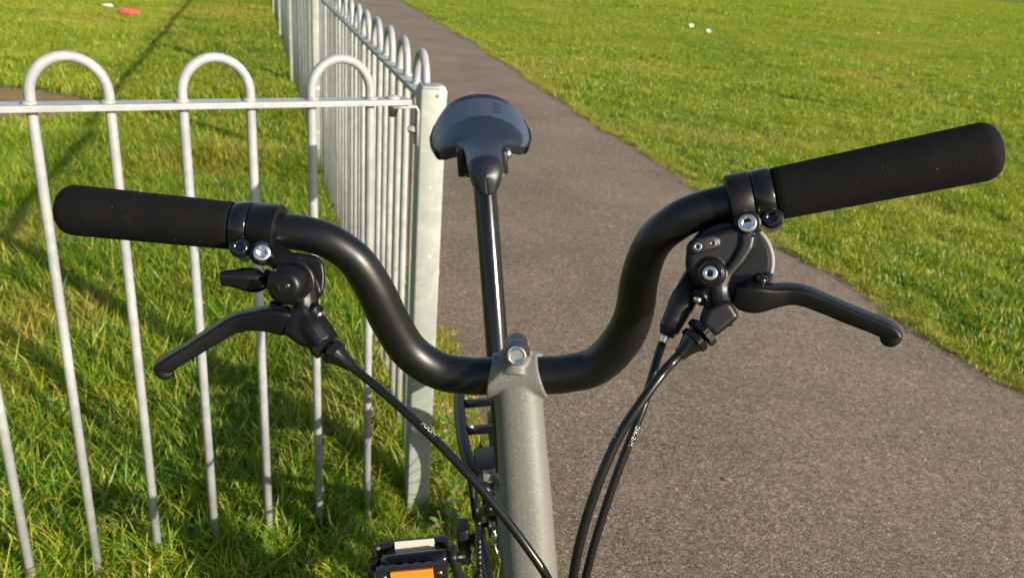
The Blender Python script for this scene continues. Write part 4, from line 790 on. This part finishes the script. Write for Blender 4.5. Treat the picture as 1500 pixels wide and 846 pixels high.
# ------------------------------------------------------------------ small things
M['petal'] = mat('pink_petal', (0.42, 0.17, 0.30), 0.6); M['leafg'] = mat('weed_leaf', (0.10, 0.15, 0.025), 0.55); M['leafr'] = mat('reddish_leaf', (0.30, 0.16, 0.035), 0.6); M['dead'] = mat('dead_leaf', (0.36, 0.21, 0.10), 0.8)
for k_, sc_n in (('petal', 200), ('leafg', 60), ('leafr', 60), ('dead', 80)):
    n = noise(M[k_], sc_n, 4); c = P_(M[k_]).inputs['Base Color'].default_value[:3]; r = ramp(M[k_], n.outputs[0], [(0.3, tuple(x * 0.65 for x in c)), (0.7, tuple(min(1, x * 1.35) for x in c))]); ln(M[k_], r.outputs[0], P_(M[k_]).inputs['Base Color'])
def leaf_geo(c, d, n, L, W, cup=0.25):
    d, n = unit(d), unit(n); s = np.cross(d, n); V, F = [], []
    prof = [(0, 0.08), (0.2, 0.7), (0.45, 1.0), (0.7, 0.75), (0.9, 0.3), (1, 0.03)]
    for t, w_ in prof:
        for j in (-1, 0, 1): V.append(c + d * L * t + s * j * W / 2 * w_ + n * (cup * L * (0.35 * math.sin(t * 3.1) - 0.25 * t) + (abs(j) * W * 0.18 * w_)))
    F = [(i * 3 + j, i * 3 + j + 1, (i + 1) * 3 + j + 1, (i + 1) * 3 + j) for i in range(5) for j in range(2)]
    return V, F
wl = ['rosette weed at the foot of the corner post, %s' % s for s in ('')] if False else None
spots = [(648, 596, 1, 0.10), (657, 600, 1, 0.11), (655, 632, 1, 0.09), (668, 578, 1, 0.12), (684, 612, 1, 0.10), (676, 626, 0, 0.06), (660, 660, 0, 0.07), (668, 700, 0, 0.08), (652, 720, 0, 0.07), (646, 690, 0, 0.06), (522, 494, 1, 0.10), (642, 746, 0, 0.07), (664, 735, 0, 0.06), (690, 585, 1, 0.08)]
for i, (px, py, fl, hh) in enumerate(spots):
    b_ = gr(px, py, hh); b_[2] = 0
    lab = 'small weed with pink flower heads growing in the grass strip between fence and path' if fl else 'low leafy weed with a few reddish leaves at the foot of the corner post'
    if px == 522: lab = 'pink flowering weed in the grass behind the front fence panel'
    t = thing('flowering_weed' if fl else 'leafy_weed', lab, 'weed', b_, ('pink flowering weeds by the fence' if px != 522 else None) if fl else 'low weeds by the corner post')
    st = sweep(spline([b_, b_ + A(random.uniform(-.01, .01), random.uniform(-.01, .01), hh * 0.5), b_ + A(random.uniform(-.012, .012), random.uniform(-.012, .012), hh)], 8), np.linspace(0.0016, 0.001, 8), 6)
    so_ = obj('stem', st, M['leafg'], t); top_ = st[0][-1]
    for j in range(9 if not fl else 7):
        a = j * 2.4 + i; z = hh * (0.15 + 0.75 * j / 8); d = A(math.cos(a), math.sin(a), 0.35)
        obj('leaf', leaf_geo(b_ + Zv * z * (1 if fl else 0.6), d, unit(A(-math.cos(a) * 0.3, -math.sin(a) * 0.3, 1)), random.uniform(0.016, 0.028), random.uniform(0.009, 0.014)), M['leafr'] if (not fl and (j + i) % 4 == 0) else M['leafg'], t)
    if fl:
        for j in range(6):
            a = j * 1.05; obj('petal', leaf_geo(A(*top_) - Zv * 0.002 * (j % 3), A(math.cos(a), math.sin(a), 0.5 + 0.4 * (j % 2)), A(0, 0, 1), 0.010, 0.006), M['petal'], t)
def crumple(name, px, py, size, colr, label, catg, z=0.03, flat=0.5, seed=1, group=None):
    r = np.random.default_rng(seed); c = gr(px, py, z); c[2] = z; bm = bmesh.new(); bmesh.ops.create_icosphere(bm, subdivisions=3, radius=1)
    V = np.array([tuple(v.co) for v in bm.verts]); F = [tuple(v.index for v in f.verts) for f in bm.faces]; bm.free()
    k = np.stack([np.sin(V @ r.normal(0, 4, 3) + r.uniform(0, 6)) for _ in range(5)]).sum(0) * 0.09; V = V * (1 + k)[:, None] * A(size[0], size[1], size[1] * flat)
    m = mat(name + '_paper', colr, 0.6); n = noise(m, 90, 3); rp = ramp(m, n.outputs[0], [(0.3, tuple(x * 0.75 for x in colr)), (0.65, colr)]); ln(m, rp.outputs[0], P_(m).inputs['Base Color'])
    return tag(obj(name, (V + c, F), m, None, False, origin=c), label, catg, group)
crumple('crisp_packet', 186, 17, (0.115, 0.05), (0.52, 0.06, 0.065), 'crumpled red wrapper lying in the grass beyond the fence', 'litter', 0.07, 0.9, seed=2)
crumple('paper_scrap', 158, 8, (0.07, 0.04), (0.75, 0.75, 0.73), 'white paper scrap in the grass near the red wrapper', 'litter', seed=3)
crumple('wrapper', 209, 1, (0.08, 0.045), (0.75, 0.45, 0.05), 'yellow wrapper in the grass beyond the red one', 'litter', seed=4)
crumple('paper_scrap', 1012, 38, (0.055, 0.05), (0.75, 0.66, 0.58), 'pinkish white paper scrap on the mown lawn', 'litter', 0.05, 0.8, seed=5)
crumple('paper_scrap', 1037, 46, (0.045, 0.04), (0.78, 0.78, 0.74), 'small bright white paper scrap on the mown lawn', 'litter', 0.05, 0.8, seed=6)
crumple('twig', 130, 214, (0.035, 0.008), (0.52, 0.45, 0.30), 'short pale stick lying in the grass behind the front fence panel', 'stick', 0.06, 1, seed=7)
crumple('dead_leaf', 238, 198, (0.025, 0.018), (0.45, 0.28, 0.14), 'brown leaf scrap in the grass behind the front fence panel', 'leaf', 0.06, 0.4, seed=8)
crumple('dead_leaf', 1285, 49, (0.05, 0.04), (0.45, 0.25, 0.10), 'tan leaf lying far out on the mown lawn', 'leaf', 0.05, 0.5, seed=9)
for i, (px, py, L) in enumerate([(891, 331, 0.03), (868, 310, 0.02), (1298, 664, 0.016), (992, 714, 0.014), (1003, 724, 0.010), (1072, 706, 0.02), (966, 440, 0.012)]):
    c = gr(px, py, 0.02); a = random.uniform(0, 6.28); o = obj('fallen_leaf', leaf_geo(c, A(math.cos(a), math.sin(a), 0), Zv, L, L * 0.5, 0.15), M['dead'], None, origin=c)
    tag(o, 'small dry brown leaf lying on the asphalt path', 'leaf', 'dry leaves on the path')
scene.render.engine = 'CYCLES'
